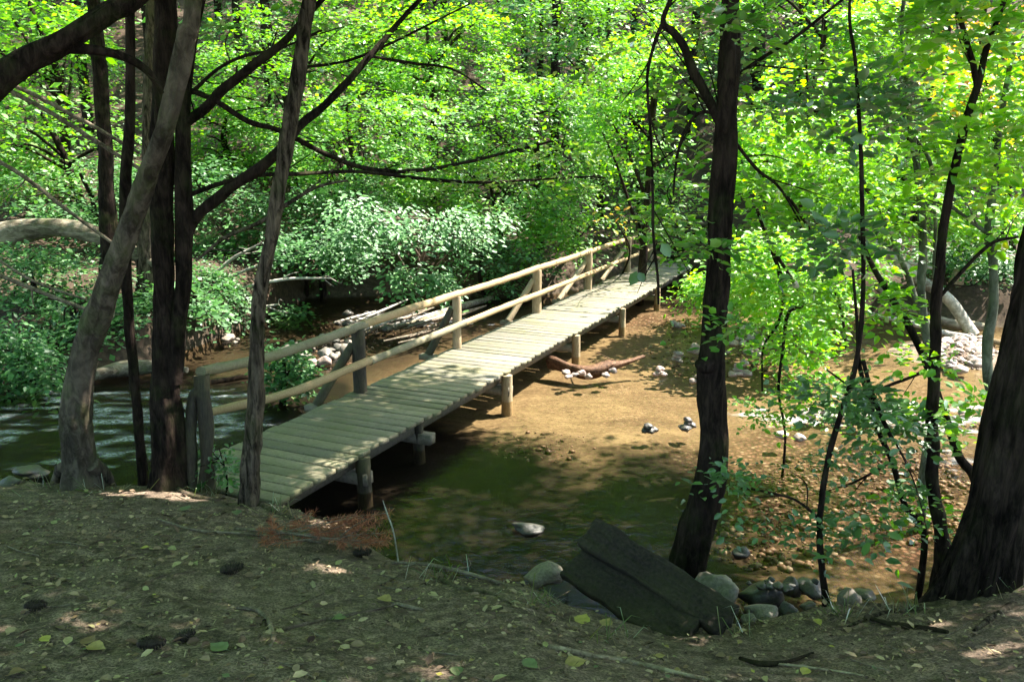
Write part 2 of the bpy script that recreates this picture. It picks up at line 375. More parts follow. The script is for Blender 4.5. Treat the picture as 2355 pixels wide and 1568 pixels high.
def water_mat():
    m, n, out = newmat('stream water'); N = NT(n)
    tc = N('TexCoord').outputs['Object']
    rf = N('Attribute', _attribute_name='riffle').outputs['Fac']
    a = noise(N, 3.2, 4, .55, tc, (1, 1.9, 1), .6); b = noise(N, 17, 3, .6, tc, (1, 1.7, 1), .8)
    s = N('Math', _operation='MULTIPLY_ADD'); N.l(b, s.inputs[0]); s.inputs[1].default_value = .3; N.l(a, s.inputs[2])
    st = N('Math', _operation='MULTIPLY_ADD'); N.l(rf, st.inputs[0]); st.inputs[1].default_value = .5; st.inputs[2].default_value = .1
    bp_ = N('Bump', Distance=.05); N.l(s.outputs[0], bp_.inputs['Height']); N.l(st.outputs[0], bp_.inputs['Strength'])
    gl = N('BsdfGlossy', Roughness=.03); N.l(bp_.outputs[0], gl.inputs['Normal'])
    tr = N('BsdfTransparent'); tr.inputs[0].default_value = (.87, .8, .68, 1)
    fr0 = N('Fresnel', IOR=1.33); fr = N('Math', _operation='MULTIPLY'); N.l(fr0.outputs[0], fr.inputs[0]); fr.inputs[1].default_value = .4
    mx = N('MixShader'); N.l(fr.outputs[0], mx.inputs[0]); N.l(tr.outputs[0], mx.inputs[1]); N.l(gl.outputs[0], mx.inputs[2])
    fo = N('BsdfDiffuse'); fo.inputs[0].default_value = (.75, .78, .8, 1)
    fa = N('Attribute', _attribute_name='foam').outputs['Fac']
    fn = noise(N, 22, 5, .75, tc, (.6, 2.6, 1)); fm = N('Math', _operation='MULTIPLY'); N.l(fa, fm.inputs[0]); N.l(ramp(N, fn, [(.4, (0, 0, 0)), (.6, (1, 1, 1))]), fm.inputs[1])
    m2 = N('MixShader'); N.l(fm.outputs[0], m2.inputs[0]); N.l(mx.outputs[0], m2.inputs[1]); N.l(fo.outputs[0], m2.inputs[2])
    N.l(m2.outputs[0], out.inputs[0]); return m
WATER = water_mat()
def plain(name, stops, rough=.8):
    m, n, out = newmat(name); N = NT(n); g = N('NewGeometry').outputs['Random Per Island']
    c = ramp(N, g, stops); f = noise(N, 30, 3); c = mixc(N, 1.0, c, ramp(N, f, [(.3, (.7, .7, .7)), (.7, (1.15, 1.15, 1.15))]), 'MULTIPLY')
    pbr(N, out, c, rough, None, .3); return m
LITTER = plain('dry leaf litter', [(0, (.035, .022, .014)), (.35, (.12, .075, .048)), (.65, (.24, .16, .1)), (.88, (.4, .3, .18)), (1, (.26, .25, .1))])
NEEDLE = plain('dead pine needles', [(0, (.2, .06, .03)), (.5, (.38, .12, .06)), (1, (.48, .2, .11))])
CONE = plain('pine cone scale', [(0, (.03, .022, .016)), (1, (.075, .055, .04))])
def leafc(name, c, r=.6): return plain(name, [(0, tuple(x * .55 for x in c)), (1, tuple(x * .8 for x in c))], r)
FY_, FG_, FB_, FO_ = leafc('yellow fallen leaf', (.48, .4, .09)), leafc('green fallen leaf', (.17, .2, .09)), leafc('brown fallen leaf', (.24, .15, .075)), leafc('ochre fallen leaf', (.38, .28, .1))

# ------------------------------------------------------------------ ground and water
def axis(knots):
    out = []
    for (a, b, st) in knots: out.append(np.arange(a, b, st))
    return np.concatenate(out + [[knots[-1][1]]])
def grid(name, X, Y, Z, mat):
    nx, ny = len(X), len(Y); xx, yy = np.meshgrid(X, Y); v = np.stack([xx, yy, Z(xx, yy)], -1).reshape(-1, 3)
    i = np.arange(ny - 1)[:, None] * nx; j = np.arange(nx - 1)[None]
    f = np.stack([i + j, i + j + 1, i + nx + j + 1, i + nx + j], -1).reshape(-1, 4)
    mb = MB(); mb.add(v, f); me = mb.mesh(name, mat); o = bpy.data.objects.new(name, me); COL.objects.link(o); o['kind'] = 'structure'
    return o, v
def attr(o, nm, val):
    a = o.data.attributes.new(nm, 'FLOAT', 'POINT'); a.data.foreach_set('value', np.ascontiguousarray(val, np.float32))
X = axis([(-160, -30, 5), (-30, -12, .6), (-12, -6, .12), (-6, 6, .035), (6, 14, .12), (14, 30, .6), (30, 160, 5)])
Y = axis([(-60, -4, 2), (-4, 1.5, .25), (1.5, 8.5, .035), (8.5, 26, .1), (26, 50, .5), (50, 170, 4)])
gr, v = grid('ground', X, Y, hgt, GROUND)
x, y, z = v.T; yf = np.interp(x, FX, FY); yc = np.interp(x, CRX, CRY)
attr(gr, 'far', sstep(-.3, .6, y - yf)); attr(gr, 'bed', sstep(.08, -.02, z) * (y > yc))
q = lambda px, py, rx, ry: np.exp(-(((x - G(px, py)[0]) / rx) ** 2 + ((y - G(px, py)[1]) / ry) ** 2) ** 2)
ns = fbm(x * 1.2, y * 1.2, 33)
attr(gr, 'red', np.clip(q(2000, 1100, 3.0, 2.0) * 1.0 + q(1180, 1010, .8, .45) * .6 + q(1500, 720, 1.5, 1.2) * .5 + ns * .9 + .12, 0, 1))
attr(gr, 'dark', np.clip(sstep(6.4, 4.2, y - yc - 2.6 * ns) * (1 - .65 * sstep(1.6, 3.0, x)) * 1.1 + q(300, 980, 4, 2.6) + .85 * sstep(-6.9, -8.4, x * NX[0] + y * NX[1]) + q(1560, 680, 1.5, 1.0) * .6, 0, 1))  # bed blackened to paint the shade over pool and left stream, plus debris
X = axis([(-60, -14, 2), (-14, -9, .25), (-9, 13, .06), (13, 60, 2)]); Y = axis([(4.5, 22, .06), (22, 27, .3)])
def riff(x, y):
    q = lambda px, py, rx, ry: np.exp(-(((x - G(px, py)[0]) / rx) ** 2 + ((y - G(px, py)[1]) / ry) ** 2) ** 2)
    return np.clip(q(180, 950, 3.2, 1.4) + q(180, 1030, 3.5, 1.6) * .65 + q(480, 935, 1.3, .8) + q(1960, 955, 2.0, .55) + q(2250, 960, 1.6, .8) + q(2230, 1060, 1.2, 1.0) * .6 + q(960, 735, 1.8, 1.0) * .8 + .12, 0, 1)
def wz(x, y): return fbm(x * 3.1 + y, y * 4.2 - x * .6, 41, 4) * .05 * riff(x, y) + fbm(x * 1.1, y * 1.6, 44, 2) * .012
wt, v = grid('water', X, Y, wz, WATER)
x, y, z = v.T; r_ = riff(x, y)
attr(wt, 'riffle', r_); attr(wt, 'foam', sstep(.05, .2, fbm(x * 2.2, y * 7, 55, 4) + (r_ - .85) * .3) * (r_ > .3) * .4)
LEFTW = None

# ------------------------------------------------------------------ footbridge
rb = np.random.RandomState(5)
br = root('footbridge', 'long wooden plank footbridge with a pole handrail crossing the stream', 'footbridge', BP(5.72, -5.74, .45))
mb = MB(); s = 5.72; i = 0
while s < 24.6:
    wd = rb.uniform(.15, .2); gap = rb.choice([.016, .022, .032, .05], p=[.33, .37, .22, .08]); a0, a1 = -6.48 + rb.uniform(-.03, .02), -5.0 + rb.uniform(-.025, .025)
    sk = rb.uniform(-.012, .012); c = BP(s + wd / 2, (a0 + a1) / 2, .45 - .025 + rb.uniform(-.004, .005)); ax = nrm(NX + DX * sk)
    az = nrm(UP + DX * rb.uniform(-.012, .012) + NX * rb.uniform(-.004, .004)); ay = np.cross(az, ax)
    # plank with softened edges: 2 rings
    L_, W_, H_ = a1 - a0, wd, .05; ch = .006; vv = []
    for zz, ins in ((-.5, 0), (.5 - ch / H_, 0), (.5, ch)):
        for dx, dy in ((-1, -1), (1, -1), (1, 1), (-1, 1)):
            vv.append(c + ax * dx * (L_ / 2 - ins) + ay * dy * (W_ / 2 - ins) + az * zz * H_)
    mb.add(vv, [(3, 2, 1, 0), (8, 9, 10, 11)] + [(k + a, (k + 1) % 4 + a, (k + 1) % 4 + a + 4, k + a + 4) for a in (0, 4) for k in range(4)])
    s += wd + gap; i += 1
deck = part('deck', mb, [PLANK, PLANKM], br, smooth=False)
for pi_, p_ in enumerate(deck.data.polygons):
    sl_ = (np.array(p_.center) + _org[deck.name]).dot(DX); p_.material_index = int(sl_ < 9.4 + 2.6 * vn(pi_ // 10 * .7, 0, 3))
for n_, in ((-5.2,), (-5.74,), (-6.28,)):
    mb = MB(); box(mb, BP(15.1, n_, .45 - .05 - .085), NX, DX, UP, .11, 18.6, .16); part('beam', mb, BEAM, br, smooth=False)
for s_ in (7.15, 8.55, 10.93, 13.98, 16.9, 19.9, 22.9):
    mb = MB(); ext = 1.95 if s_ in (10.93,) else 1.7
    c = BP(s_, -5.78 - (.12 if s_ > 9 else 0), .16); box(mb, c, NX, DX, UP, ext, .14, .13, .006, rb); part('crossbeam', mb, BEAM, br, smooth=False)
for s_, n_, r0 in ((7.15, -4.98, .085), (8.55, -5.1, .07), (10.93, -4.96, .085), (13.98, -4.96, .08), (16.9, -4.96, .075), (19.9, -4.96, .075), (22.9, -4.96, .075),
                   (7.3, -6.4, .08), (10.95, -6.45, .08), (14.0, -6.45, .08), (16.9, -6.45, .08), (19.9, -6.45, .08)):
    mb = MB(); b_ = BP(s_, n_ - .02, -.4); t_ = BP(s_ + rb.uniform(-.02, .02), n_ - .03, .4); tube(mb, [b_, (b_ + t_) / 2, t_], [r0 * 1.05, r0, r0 * .95], 14, 6, .05, int(s_ * 10))
    part('pile', mb, POSTD if s_ < 9 else POSTW, br)  # near piles take the wood with shade in its colour
posts = [9.15, 12.0, 15.5, 18.74, 22.07, 24.4]
for k, (s_, r0) in enumerate(zip(posts, (.095, .075, .095, .09, .085, .085))):
    mb = MB(); b_ = BP(s_, -6.4, .2); t_ = BP(s_, -6.4, 1.33); tube(mb, [b_, (b_ + t_) / 2, t_], [r0, r0 * 1.01, r0 * .97], 16, 8, .03, k)
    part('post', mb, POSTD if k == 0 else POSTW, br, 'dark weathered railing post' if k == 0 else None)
mb = MB(); b_ = G(470, 1130, .45); b_ = np.array([b_[0], b_[1], .3]); t_ = P(462, 862, b_[1]); tube(mb, [b_, b_ * .5 + t_ * .5 + [.03, 0, 0], t_], [.075, .066, .058], 14, 8, .2, 77)
part('post', mb, POSTD, br, 'mossy rotten end post of the railing')
RT = t_
top0 = RT + [.0, 0, .03]
def rail(name, pts, rad, mat, seed, label=None):
    mb = MB(); tube(mb, pts, rad, 14, 10, .045, seed); return part(name, mb, mat, br, label)
h1, h2, nr = .45 + .905, .45 + .43, -6.36
rail('handrail', [top0, BP(7.5, -6.4, h1 - .015), BP(9.32, -6.4, h1)], [.05, .058, .063], RAILG, 1, 'greyed near length of the handrail')
rail('handrail', [BP(9.28, -6.4, h1 + .012), BP(10.6, -6.4, h1 + .015), BP(12.1, -6.4, h1 + .012)], [.058, .06, .06], RAILW, 2)
rail('handrail', [BP(12.05, -6.4, h1 + .01), BP(14, -6.4, h1 - .005), BP(15.6, -6.4, h1 + .015)], [.056, .058, .062], RAILW, 3)
rail('handrail', [BP(15.55, -6.4, h1 + .01), BP(17, -6.4, h1), BP(18.9, -6.4, h1 + .01)], [.06, .06, .062], RAILW, 4)
rail('handrail', [BP(18.85, -6.4, h1), BP(20.5, -6.4, h1 + .01), BP(22.2, -6.4, h1)], [.058, .058, .06], RAILW, 5)
rail('handrail', [BP(22.1, -6.4, h1 - .02), BP(24.5, -6.4, h1 - .03)], [.055, .05], RAILW, 6)
e0 = G(482, 948, h2)
rail('lower_rail', [P(482, 948, e0[1]), BP(7.6, -6.27, h2), BP(9.2, -6.27, h2 + .01)], [.045, .052, .056], RAILW, 7)
rail('lower_rail', [BP(9.21, -6.27, h2 - .005), BP(10.6, -6.27, h2), BP(12.05, -6.29, h2)], [.055, .053, .055], RAILG, 8)
rail('lower_rail', [BP(12.06, -6.29, h2), BP(13.9, -6.27, h2 + .012), BP(15.6, -6.27, h2)], [.053, .053, .055], RAILW, 9)
rail('lower_rail', [BP(15.61, -6.28, h2), BP(17.3, -6.28, h2), BP(18.8, -6.28, h2)], [.052, .05, .05], RAILW, 10)
rail('lower_rail', [BP(18.81, -6.29, h2), BP(20.5, -6.28, h2 + .01), BP(22.1, -6.29, h2)], [.05, .048, .048], RAILW, 11)
rail('lower_rail', [BP(22.11, -6.29, h2), BP(24.3, -6.29, h2)], [.048, .045], RAILW, 12)
for k, (bx, by, s_) in enumerate(((727, 932, 9.15), (985, 815, 12.0), (1168, 738, 15.5), (1285, 690, 18.74), (1382, 645, 22.07))):
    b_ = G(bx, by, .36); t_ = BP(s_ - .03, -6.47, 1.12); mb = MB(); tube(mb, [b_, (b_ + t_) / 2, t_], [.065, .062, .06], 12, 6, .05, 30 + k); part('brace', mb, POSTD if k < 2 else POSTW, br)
    mb = MB(); e = b_ - NX * .1; box(mb, (e + BP(b_.dot(DX), -6.3, 0) * np.array([1, 1, 0]) + [0, 0, .31]) / 2 * np.array([1, 1, 0]) + [0, 0, .315], NX, DX, UP, max(.35, -6.2 - e.dot(NX)), .13, .09); part('bracket', mb, BEAM, br, smooth=False)
b_ = P(425, 985, RT[1] - .1); b_ = np.array([b_[0], b_[1], .32]); mb = MB(); tube(mb, [b_, P(440, 940, RT[1]), P(459, 890, RT[1])], [.055, .05, .045], 10, 6, .1, 40); part('brace', mb, POSTD, br)

# steps on the far bank
st0 = BP(24.75, -5.74, 0); sroot = root('stairs', 'dark log edged earth steps climbing the far bank behind the bridge', 'steps', (st0[0], st0[1], .3))
for k in range(7):
    c = BP(24.8 + k * .42, -5.74, .42 + k * .2); mb = MB(); box(mb, c, NX, DX, UP, 1.25, .46, .12, .008, rb); tube(mb, [c - NX * .68 - DX * .22, c - DX * .22 + [0, 0, .01], c + NX * .68 - DX * .22], [.085, .08, .085], 10, 5, .06, k)
    part('step', mb, POSTD, sroot)

# ------------------------------------------------------------------ trees in the near wood
def px_path(pts, d):
    """pts: (px, py, width_px[, depth])"""
    return np.array([P(p[0], p[1], p[3] if len(p) > 3 else d) for p in pts]), np.array([WD(p[2], p[3] if len(p) > 3 else d, p[1]) / 2 for p in pts])
def near_tree(name, label, pts, d, mat, cat='tree', up=None, branches=(), leafsets=(), shade_canopy=None, seg=16, bump_=.06, flare=0, ribs=0, group=None, seed=0, leaf=None, sink=.15, tname='trunk'):
    q, r = px_path(pts, d)
    if cat == 'sapling': r = r * .85
    base = q[0].copy(); base[2] = min(base[2], float(hgt(base[0], base[1]))) - sink
    q = np.vstack([base, q]); r = np.concatenate([[r[0] * 1.05], r])
    if up is not None:
        tp = q[-1] + np.array(up); q = np.vstack([q, (q[-1] + tp) / 2 + [.1, .05, 0], tp]); r = np.concatenate([r, [r[-1] * .85, r[-1] * .5]])
    t = root(name, label, cat, base + [0, 0, sink], group)
    mb = MB(); big = r[1] > .06; tube(mb, q, r, seg * (2 if big else 1), 26 if big else 10, bump_, seed, flare, True, ribs, .17 if big else .06); part(tname, mb, mat, t)
    rng = np.random.RandomState(seed + 100)
    for k, b in enumerate(branches):
        bp, brad = px_path(b, d); mb = MB(); tube(mb, bp, brad, 9, 6, .08, seed + k)
        # side twigs
        for i in range(1, len(bp)):
            if rng.rand() < .8 and brad[i] < .06:
                o = (bp[i - 1] + bp[i]) / 2; dv = nrm(bp[i] - bp[i - 1]); e = o + (dv * .6 + nrm(rng.randn(3)) * .55) * rng.uniform(.3, .8); tube(mb, [o, (o + e) / 2 + rng.randn(3) * .03, e], [min(.008, brad[i] * .5), .005, .002], 5, 4, .05, i)
        part('branch', mb, mat, t)
    if 'curving up from a root flare' in label:
        for k, (ex, ey) in enumerate(((250, 1112), (215, 1124), (150, 1120), (110, 1104), (268, 1098))):
            e = G(ex, ey, .5); e[2] = float(hgt(e[0], e[1])) - .03; o = P(190 + (ex - 185) * .25, 1062, 7.3); mb = MB(); tube(mb, [o, (o + e) / 2 + [0, 0, .05], e, e + (e - o) * [.4, .4, 0] - [0, 0, .08]], [.075, .06, .04, .02], 10, 8, .14, k, rough=.1); part('root', mb, mat, t)
    if 'straight dark trunk with a side limb' in label:
        mb = MB(); tube(mb, [P(1632, 835, 6.22), P(1608, 838, 6.2), P(1598, 842, 6.2)], [.085, .06, .02], 12, 6, .15, 3); part('burl', mb, mat, t)
    if leafsets or shade_canopy:
        mb = MB()
        for ls in leafsets:
            px, py, rx, ry, n, ll = ls[:6]; n, ll = (int(n * 1.9), ll * 1.15) if cat == 'sapling' else (n, ll); dd = ls[6] if len(ls) > 6 else d; rd = ls[7] if len(ls) > 7 else WD(rx, dd) * .8
            O, D = ell(rng, P(px, py, dd), (WD(rx, dd), rd, WD(ry, dd)), n)
            D = D * [1, 1, .3] + rng.randn(n, 3) * .4 * [1, 1, .3]; sprays(mb, rng, O - nrm(D) * .15, D, rng.uniform(.22, .5, n), 9, ll, 1, .4, .25, .0, 1.3, .7)
        if shade_canopy:
            for (c, rr, n) in shade_canopy:  # overhead crown plus unseen leaf masses added to shade pool, deck and stream
                O, D = ell(rng, c, rr, n, .2); D = D * [1, 1, .2] + rng.randn(n, 3) * .5 * [1, 1, .25]; sprays(mb, rng, O, D, rng.uniform(.6, 1.1, n), 16, .16, 0, .4, .2, .9, 1.3)
        if mb.n: part('crown', mb, leaf or LEAF, t)
    return t

near_tree('tree', 'thick pale trunk curving up from a root flare, leftmost on the near bank', [(188, 1095, 74), (178, 950, 66), (196, 800, 60), (236, 690, 55, 7.2), (286, 555, 50, 7.05), (328, 440, 46, 6.95), (378, 300, 44, 6.8), (410, 180, 42, 6.75), (428, 80, 42, 6.7), (445, -20, 42, 6.7)], 7.35, BARKP, up=(.5, -.3, 5), flare=.22, seg=20, seed=1, shade_canopy=[((-3, 4.5, 8.2), (4.2, 4.2, 1.8), 700), ((-5.5, 10.5, 9.2), (4, 3.5, 1.6), 600)])
near_tree('tree', 'dark forked tree sending long bare limbs rightward over the bridge', [(388, 1105, 76), (384, 950, 66), (378, 800, 56), (374, 650, 50), (374, 450, 50), (376, 250, 50), (378, 100, 48), (380, -20, 46)], 7.4, BARKD, up=(.2, -.5, 5), seg=18, seed=2, flare=.15,
    branches=[[(398, 880, 40), (408, 760, 38), (422, 640, 36), (424, 500, 40), (420, 350, 36), (425, 230, 28), (440, 120, 20), (470, -20, 14)],
              [(425, 545, 26), (460, 490, 26), (520, 440, 26), (590, 390, 26), (645, 345, 24), (690, 290, 20, 7.6), (760, 230, 18, 7.9), (850, 130, 15, 8.2), (910, 60, 12, 8.4), (975, -10, 10, 8.6)],
              [(428, 285, 24), (470, 250, 24), (520, 200, 22), (590, 145, 20), (650, 100, 17), (690, 55, 15), (760, -20, 12)],
              [(430, 205, 12), (500, 235, 13), (570, 280, 13), (640, 300, 12, 7.6), (740, 350, 12, 8), (830, 385, 11, 8.4), (930, 395, 10, 8.8), (1040, 380, 8, 9.2), (1150, 355, 7, 9.6), (1270, 325, 5, 10)],
              [(430, 450, 11), (500, 425, 11), (580, 405, 10), (700, 400, 9, 7.8), (820, 395, 8, 8.3), (960, 410, 8, 8.7), (1100, 420, 7, 9), (1250, 412, 5, 9.4), (1380, 405, 3, 9.8)],
              [(440, 215, 9), (500, 160, 8), (560, 130, 7), (650, 110, 6), (740, 70, 5)],
              [(850, 130, 7, 8.2), (940, 145, 7, 8.5), (1040, 160, 5, 8.8), (1120, 210, 4, 9)],
              [(700, 155, 7, 7.9), (800, 140, 7, 8.2), (900, 100, 6, 8.5), (1000, 50, 5, 8.8), (1080, 10, 4, 9.1)]],
    leafsets=[(1000, 390, 190, 26, 26, .075, 9), (1250, 350, 160, 30, 34, .075, 9.8), (1180, 425, 190, 22, 30, .07, 9.2), (860, 60, 160, 50, 26, .075, 8.8), (640, 60, 160, 60, 22, .075, 7.8)],
    shade_canopy=[((-.5, 5.5, 8.6), (3.6, 4.5, 1.9), 700), ((-1.5, 11.5, 9.2), (4, 3.2, 1.6), 700)], leaf=LEAF)
near_tree('tree', 'thin dark stem standing between the pale curved trunk and the forked tree', [(330, 1112, 24), (318, 980, 23), (308, 860, 22), (296, 720, 23), (288, 560, 25), (288, 420, 26), (298, 300, 24), (300, 180, 22), (299, 50, 21), (298, -20, 20)], 7.55, BARKD, up=(.1, -.3, 3.5), seg=12, seed=3, shade_canopy=[((-2.8, 7.0, 7.8), (2.2, 2.0, 1.2), 150)])
near_tree('tree', 'slim brown ridged trunk standing right beside the near end of the bridge', [(570, 1148, 46), (582, 1000, 42), (589, 880, 35), (592, 740, 34), (602, 640, 33), (620, 560, 33), (640, 450, 33), (655, 350, 33), (672, 250, 33), (690, 140, 33), (705, 40, 33), (715, -30, 32)], 7.05, BARKM, up=(.6, -.2, 4.5), seg=18, ribs=5, seed=4,
    branches=[[(450, 600, 6), (520, 545, 9), (600, 510, 10), (660, 470, 9), (730, 430, 7), (800, 415, 5)]], shade_canopy=[((1.0, 6.5, 8.3), (3.2, 3.2, 1.7), 450), ((2.4, 11.3, 9.2), (3.2, 3.0, 1.6), 1200)])  # second leaf mass is added off the trunk to shade the near deck
near_tree('tree', 'thick dark limb arching in across the upper left corner of the picture', [(-230, 420, 86, 5.4), (-120, 290, 74, 5.4), (-20, 198, 66, 5.4), (70, 135, 60, 5.5), (165, 85, 52, 5.6), (250, 30, 46, 5.7), (340, -30, 40, 5.8)], 5.4, BARKD, up=(1.2, .2, 1.6), seg=16, seed=5, branches=[[(160, 112, 24, 5.6), (230, 118, 22, 5.65), (290, 133, 20, 5.7), (340, 165, 17, 5.8), (372, 215, 12, 5.9)]], shade_canopy=[((-5, 4, 7.5), (3.5, 4, 1.6), 500)])
near_tree('tree', 'straight dark trunk with a side limb rising from the boulders right of the bridge', [(1580, 1318, 84), (1602, 1220, 78), (1625, 1120, 70), (1638, 1010, 64), (1640, 870, 62), (1643, 740, 59), (1650, 600, 56), (1660, 450, 53), (1668, 320, 50), (1675, 180, 48), (1680, 60, 42), (1684, -20, 40)], 6.25, BARKD, up=(.1, -.4, 5), seg=20, seed=6,
    branches=[[(1672, 330, 22), (1655, 280, 24), (1628, 230, 23), (1600, 175, 22), (1572, 110, 20), (1548, 75, 18), (1524, 52, 14), (1545, -10, 9)], [(1524, 52, 9), (1505, 100, 9), (1490, 160, 8), (1488, 205, 6), (1495, 300, 6), (1500, 420, 6), (1502, 540, 7), (1512, 640, 6), (1514, 700, 5)],
              [(1640, 260, 8), (1605, 262, 8), (1575, 300, 7), (1555, 370, 6), (1548, 450, 4)], [(1700, 170, 9), (1760, 130, 9), (1830, 85, 8), (1900, 30, 7), (1950, -10, 6)], [(1692, 330, 8), (1740, 390, 8), (1790, 430, 6), (1840, 510, 4)]],
    leafsets=[(1690, 35, 80, 40, 10, .1, 5.2, .4), (1640, 572, 60, 22, 9, .085, 5.6, .25), (1800, 480, 110, 90, 36, .075, 6.6), (1560, 480, 60, 120, 22, .075, 6.6), (1560, 200, 70, 110, 26, .075, 6.6), (1820, 180, 120, 110, 34, .08, 6.5), (1690, 750, 60, 25, 10, .075, 5.8, .3), (1480, 330, 90, 60, 16, .07, 6.6), (1530, 480, 80, 70, 26, .08, 8.2), (1570, 565, 55, 35, 12, .075, 7.5), (1340, 140, 170, 80, 40, .085, 9), (1780, 280, 120, 60, 26, .085, 8)],
    shade_canopy=[((3.4, 5.0, 8.4), (3.5, 4.2, 1.9), 800), ((6, 9.5, 9), (4, 3.6, 1.6), 1100), ((5.9, 9.6, 11.2), (3.8, 3.0, 1.4), 1700)], leaf=LEAF)  # later leaf masses are added out of view to shade the pool
near_tree('tree', 'massive deeply ridged trunk at the right edge with a wide flared foot', [(2236, 1375, 150), (2272, 1250, 142), (2308, 1120, 134), (2336, 980, 128), (2364, 840, 122), (2402, 660, 116), (2442, 460, 112), (2478, 260, 106), (2510, 40, 100)], 5.15, BARKR, up=(.9, -.2, 5), seg=60, ribs=11, flare=.1, bump_=.05, seed=7, shade_canopy=[((6, 5, 8.8), (4, 4.4, 2), 1000)])
mb = MB()

SAP = [
 ('slender dark sapling with a slight S bend rising from the stones', [(1900, 1402, 20), (1888, 1290, 18), (1884, 1200, 17), (1896, 1100, 16), (1912, 1020, 16), (1940, 930, 15), (1965, 850, 14), (1980, 740, 13), (1985, 620, 12), (1982, 480, 12), (1978, 330, 11), (1968, 160, 10), (1955, -10, 8)], 5.45, BARKD,
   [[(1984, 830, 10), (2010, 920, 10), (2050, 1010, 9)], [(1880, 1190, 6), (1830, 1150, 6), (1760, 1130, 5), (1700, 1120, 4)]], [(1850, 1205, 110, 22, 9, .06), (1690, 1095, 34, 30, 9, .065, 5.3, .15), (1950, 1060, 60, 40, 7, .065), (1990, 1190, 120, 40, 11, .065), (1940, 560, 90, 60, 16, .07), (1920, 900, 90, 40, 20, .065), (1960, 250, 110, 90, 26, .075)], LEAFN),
 ('stout dark sapling forking high into a V in front of the stony bar', [(2165, 1258, 40), (2148, 1150, 34), (2142, 1000, 33), (2148, 850, 30), (2152, 700, 28), (2165, 560, 25), (2185, 430, 24), (2215, 300, 22), (2248, 190, 20), (2270, 110, 17), (2312, -10, 13)], 6.2, BARKD,
   [[(2246, 195, 14), (2232, 130, 13), (2212, 60, 11), (2188, -10, 9)], [(2155, 690, 9), (2215, 620, 9), (2280, 560, 8), (2340, 545, 6)]], [(2250, 330, 120, 100, 34, .085), (2120, 820, 70, 30, 7, .07), (2200, 60, 130, 60, 30, .085), (2130, 1180, 80, 60, 9, .065), (2250, 930, 70, 30, 9, .07)], LEAFY),
 ('pale grey green sapling leaning against the stout dark one', [(2150, 900, 24, 8.0), (2130, 780, 22, 8.0), (2118, 660, 22, 8.0), (2122, 560, 22, 8), (2112, 420, 20, 8), (2092, 280, 17, 8), (2082, 160, 14, 8), (2075, 20, 11, 8)], 8.0, BARKG,
   [[(2090, 300, 8, 8), (2140, 380, 9, 8), (2150, 520, 8, 8), (2146, 640, 7, 8)]], [(2060, 200, 120, 110, 40, .085), (2040, 460, 130, 90, 40, .08)], LEAFY),
 ('pale sinuous stem curving beside the massive right trunk', [(2290, 1000, 28, 7.2), (2272, 870, 26, 7.2), (2270, 780, 26, 7.2), (2285, 690, 24, 7.2), (2282, 590, 24, 7.2), (2272, 530, 22, 7.2), (2285, 420, 20, 7.2), (2300, 280, 17, 7.2), (2330, 100, 12, 7.2)], 7.2, BARKG,
   [[(2272, 540, 9), (2220, 500, 9), (2170, 460, 7)]], [(2280, 200, 90, 120, 26, .09), (2310, 470, 60, 90, 18, .08)], LEAFY),
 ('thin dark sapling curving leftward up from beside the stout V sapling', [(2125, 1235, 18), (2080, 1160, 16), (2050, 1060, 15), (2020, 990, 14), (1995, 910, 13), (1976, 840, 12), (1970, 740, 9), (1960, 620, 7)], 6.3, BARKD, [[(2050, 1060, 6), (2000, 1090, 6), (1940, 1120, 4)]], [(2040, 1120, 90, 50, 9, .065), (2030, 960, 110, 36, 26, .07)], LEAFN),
 ('dark sapling slanting up leftward in front of the white fallen branches', [(2245, 1130, 26), (2205, 1050, 24), (2170, 950, 22), (2135, 850, 21), (2095, 760, 19), (2040, 670, 17), (2000, 600, 14), (1975, 540, 10)], 6.9, BARKD, [[(2135, 850, 8), (2060, 880, 8), (1980, 900, 6), (1900, 850, 4)]], [(1960, 700, 120, 60, 34, .07), (2080, 960, 140, 30, 20, .07)], LEAFY),
 ('knotty pale sapling stem slanting through the bright leaves', [(2150, 830, 18, 9), (2105, 690, 17, 9), (2070, 590, 16, 9), (2020, 470, 14, 9), (1990, 430, 13, 9), (1960, 350, 10, 9), (1920, 280, 7, 9)], 9., BARKG, [[(1990, 430, 6, 9), (1930, 440, 5, 9), (1860, 420, 4, 9)]], [(1900, 380, 130, 120, 60, .08), (1970, 600, 90, 60, 18, .08)], LEAFY),
 ('wispy sapling with drooping twigs over the sandy shallows', [(1805, 1000, 7, 9.5), (1790, 900, 8, 9.5), (1800, 800, 9, 9.5), (1812, 720, 10, 9.5), (1845, 690, 11, 9.5), (1770, 560, 10, 9.5), (1740, 480, 8, 9.5)], 9.5, BARKD,
   [[(1770, 560, 9, 9.5), (1800, 660, 9, 9.5), (1790, 740, 7, 9.5), (1755, 800, 5, 9.5), (1752, 900, 4, 9.5)], [(1740, 400, 8, 9.5), (1800, 440, 8, 9.5), (1880, 560, 8, 9.5), (1930, 700, 8, 9.5), (1945, 800, 6, 9.5)]], [(1790, 620, 120, 90, 80, .08), (1820, 780, 100, 60, 46, .075), (1870, 900, 70, 50, 26, .07), (1750, 940, 50, 60, 14, .07)], LEAFY)]
for k, (lab, pts, d, mat, brs, lfs, lf) in enumerate(SAP):
    near_tree('sapling', lab, pts, d, mat, 'sapling', branches=brs, leafsets=lfs, seg=10, bump_=.07, seed=20 + k, leaf=lf, tname='stem', up=(.1, 0, 1.2) if pts[-1][1] < 50 else None, group='saplings on the right bank')

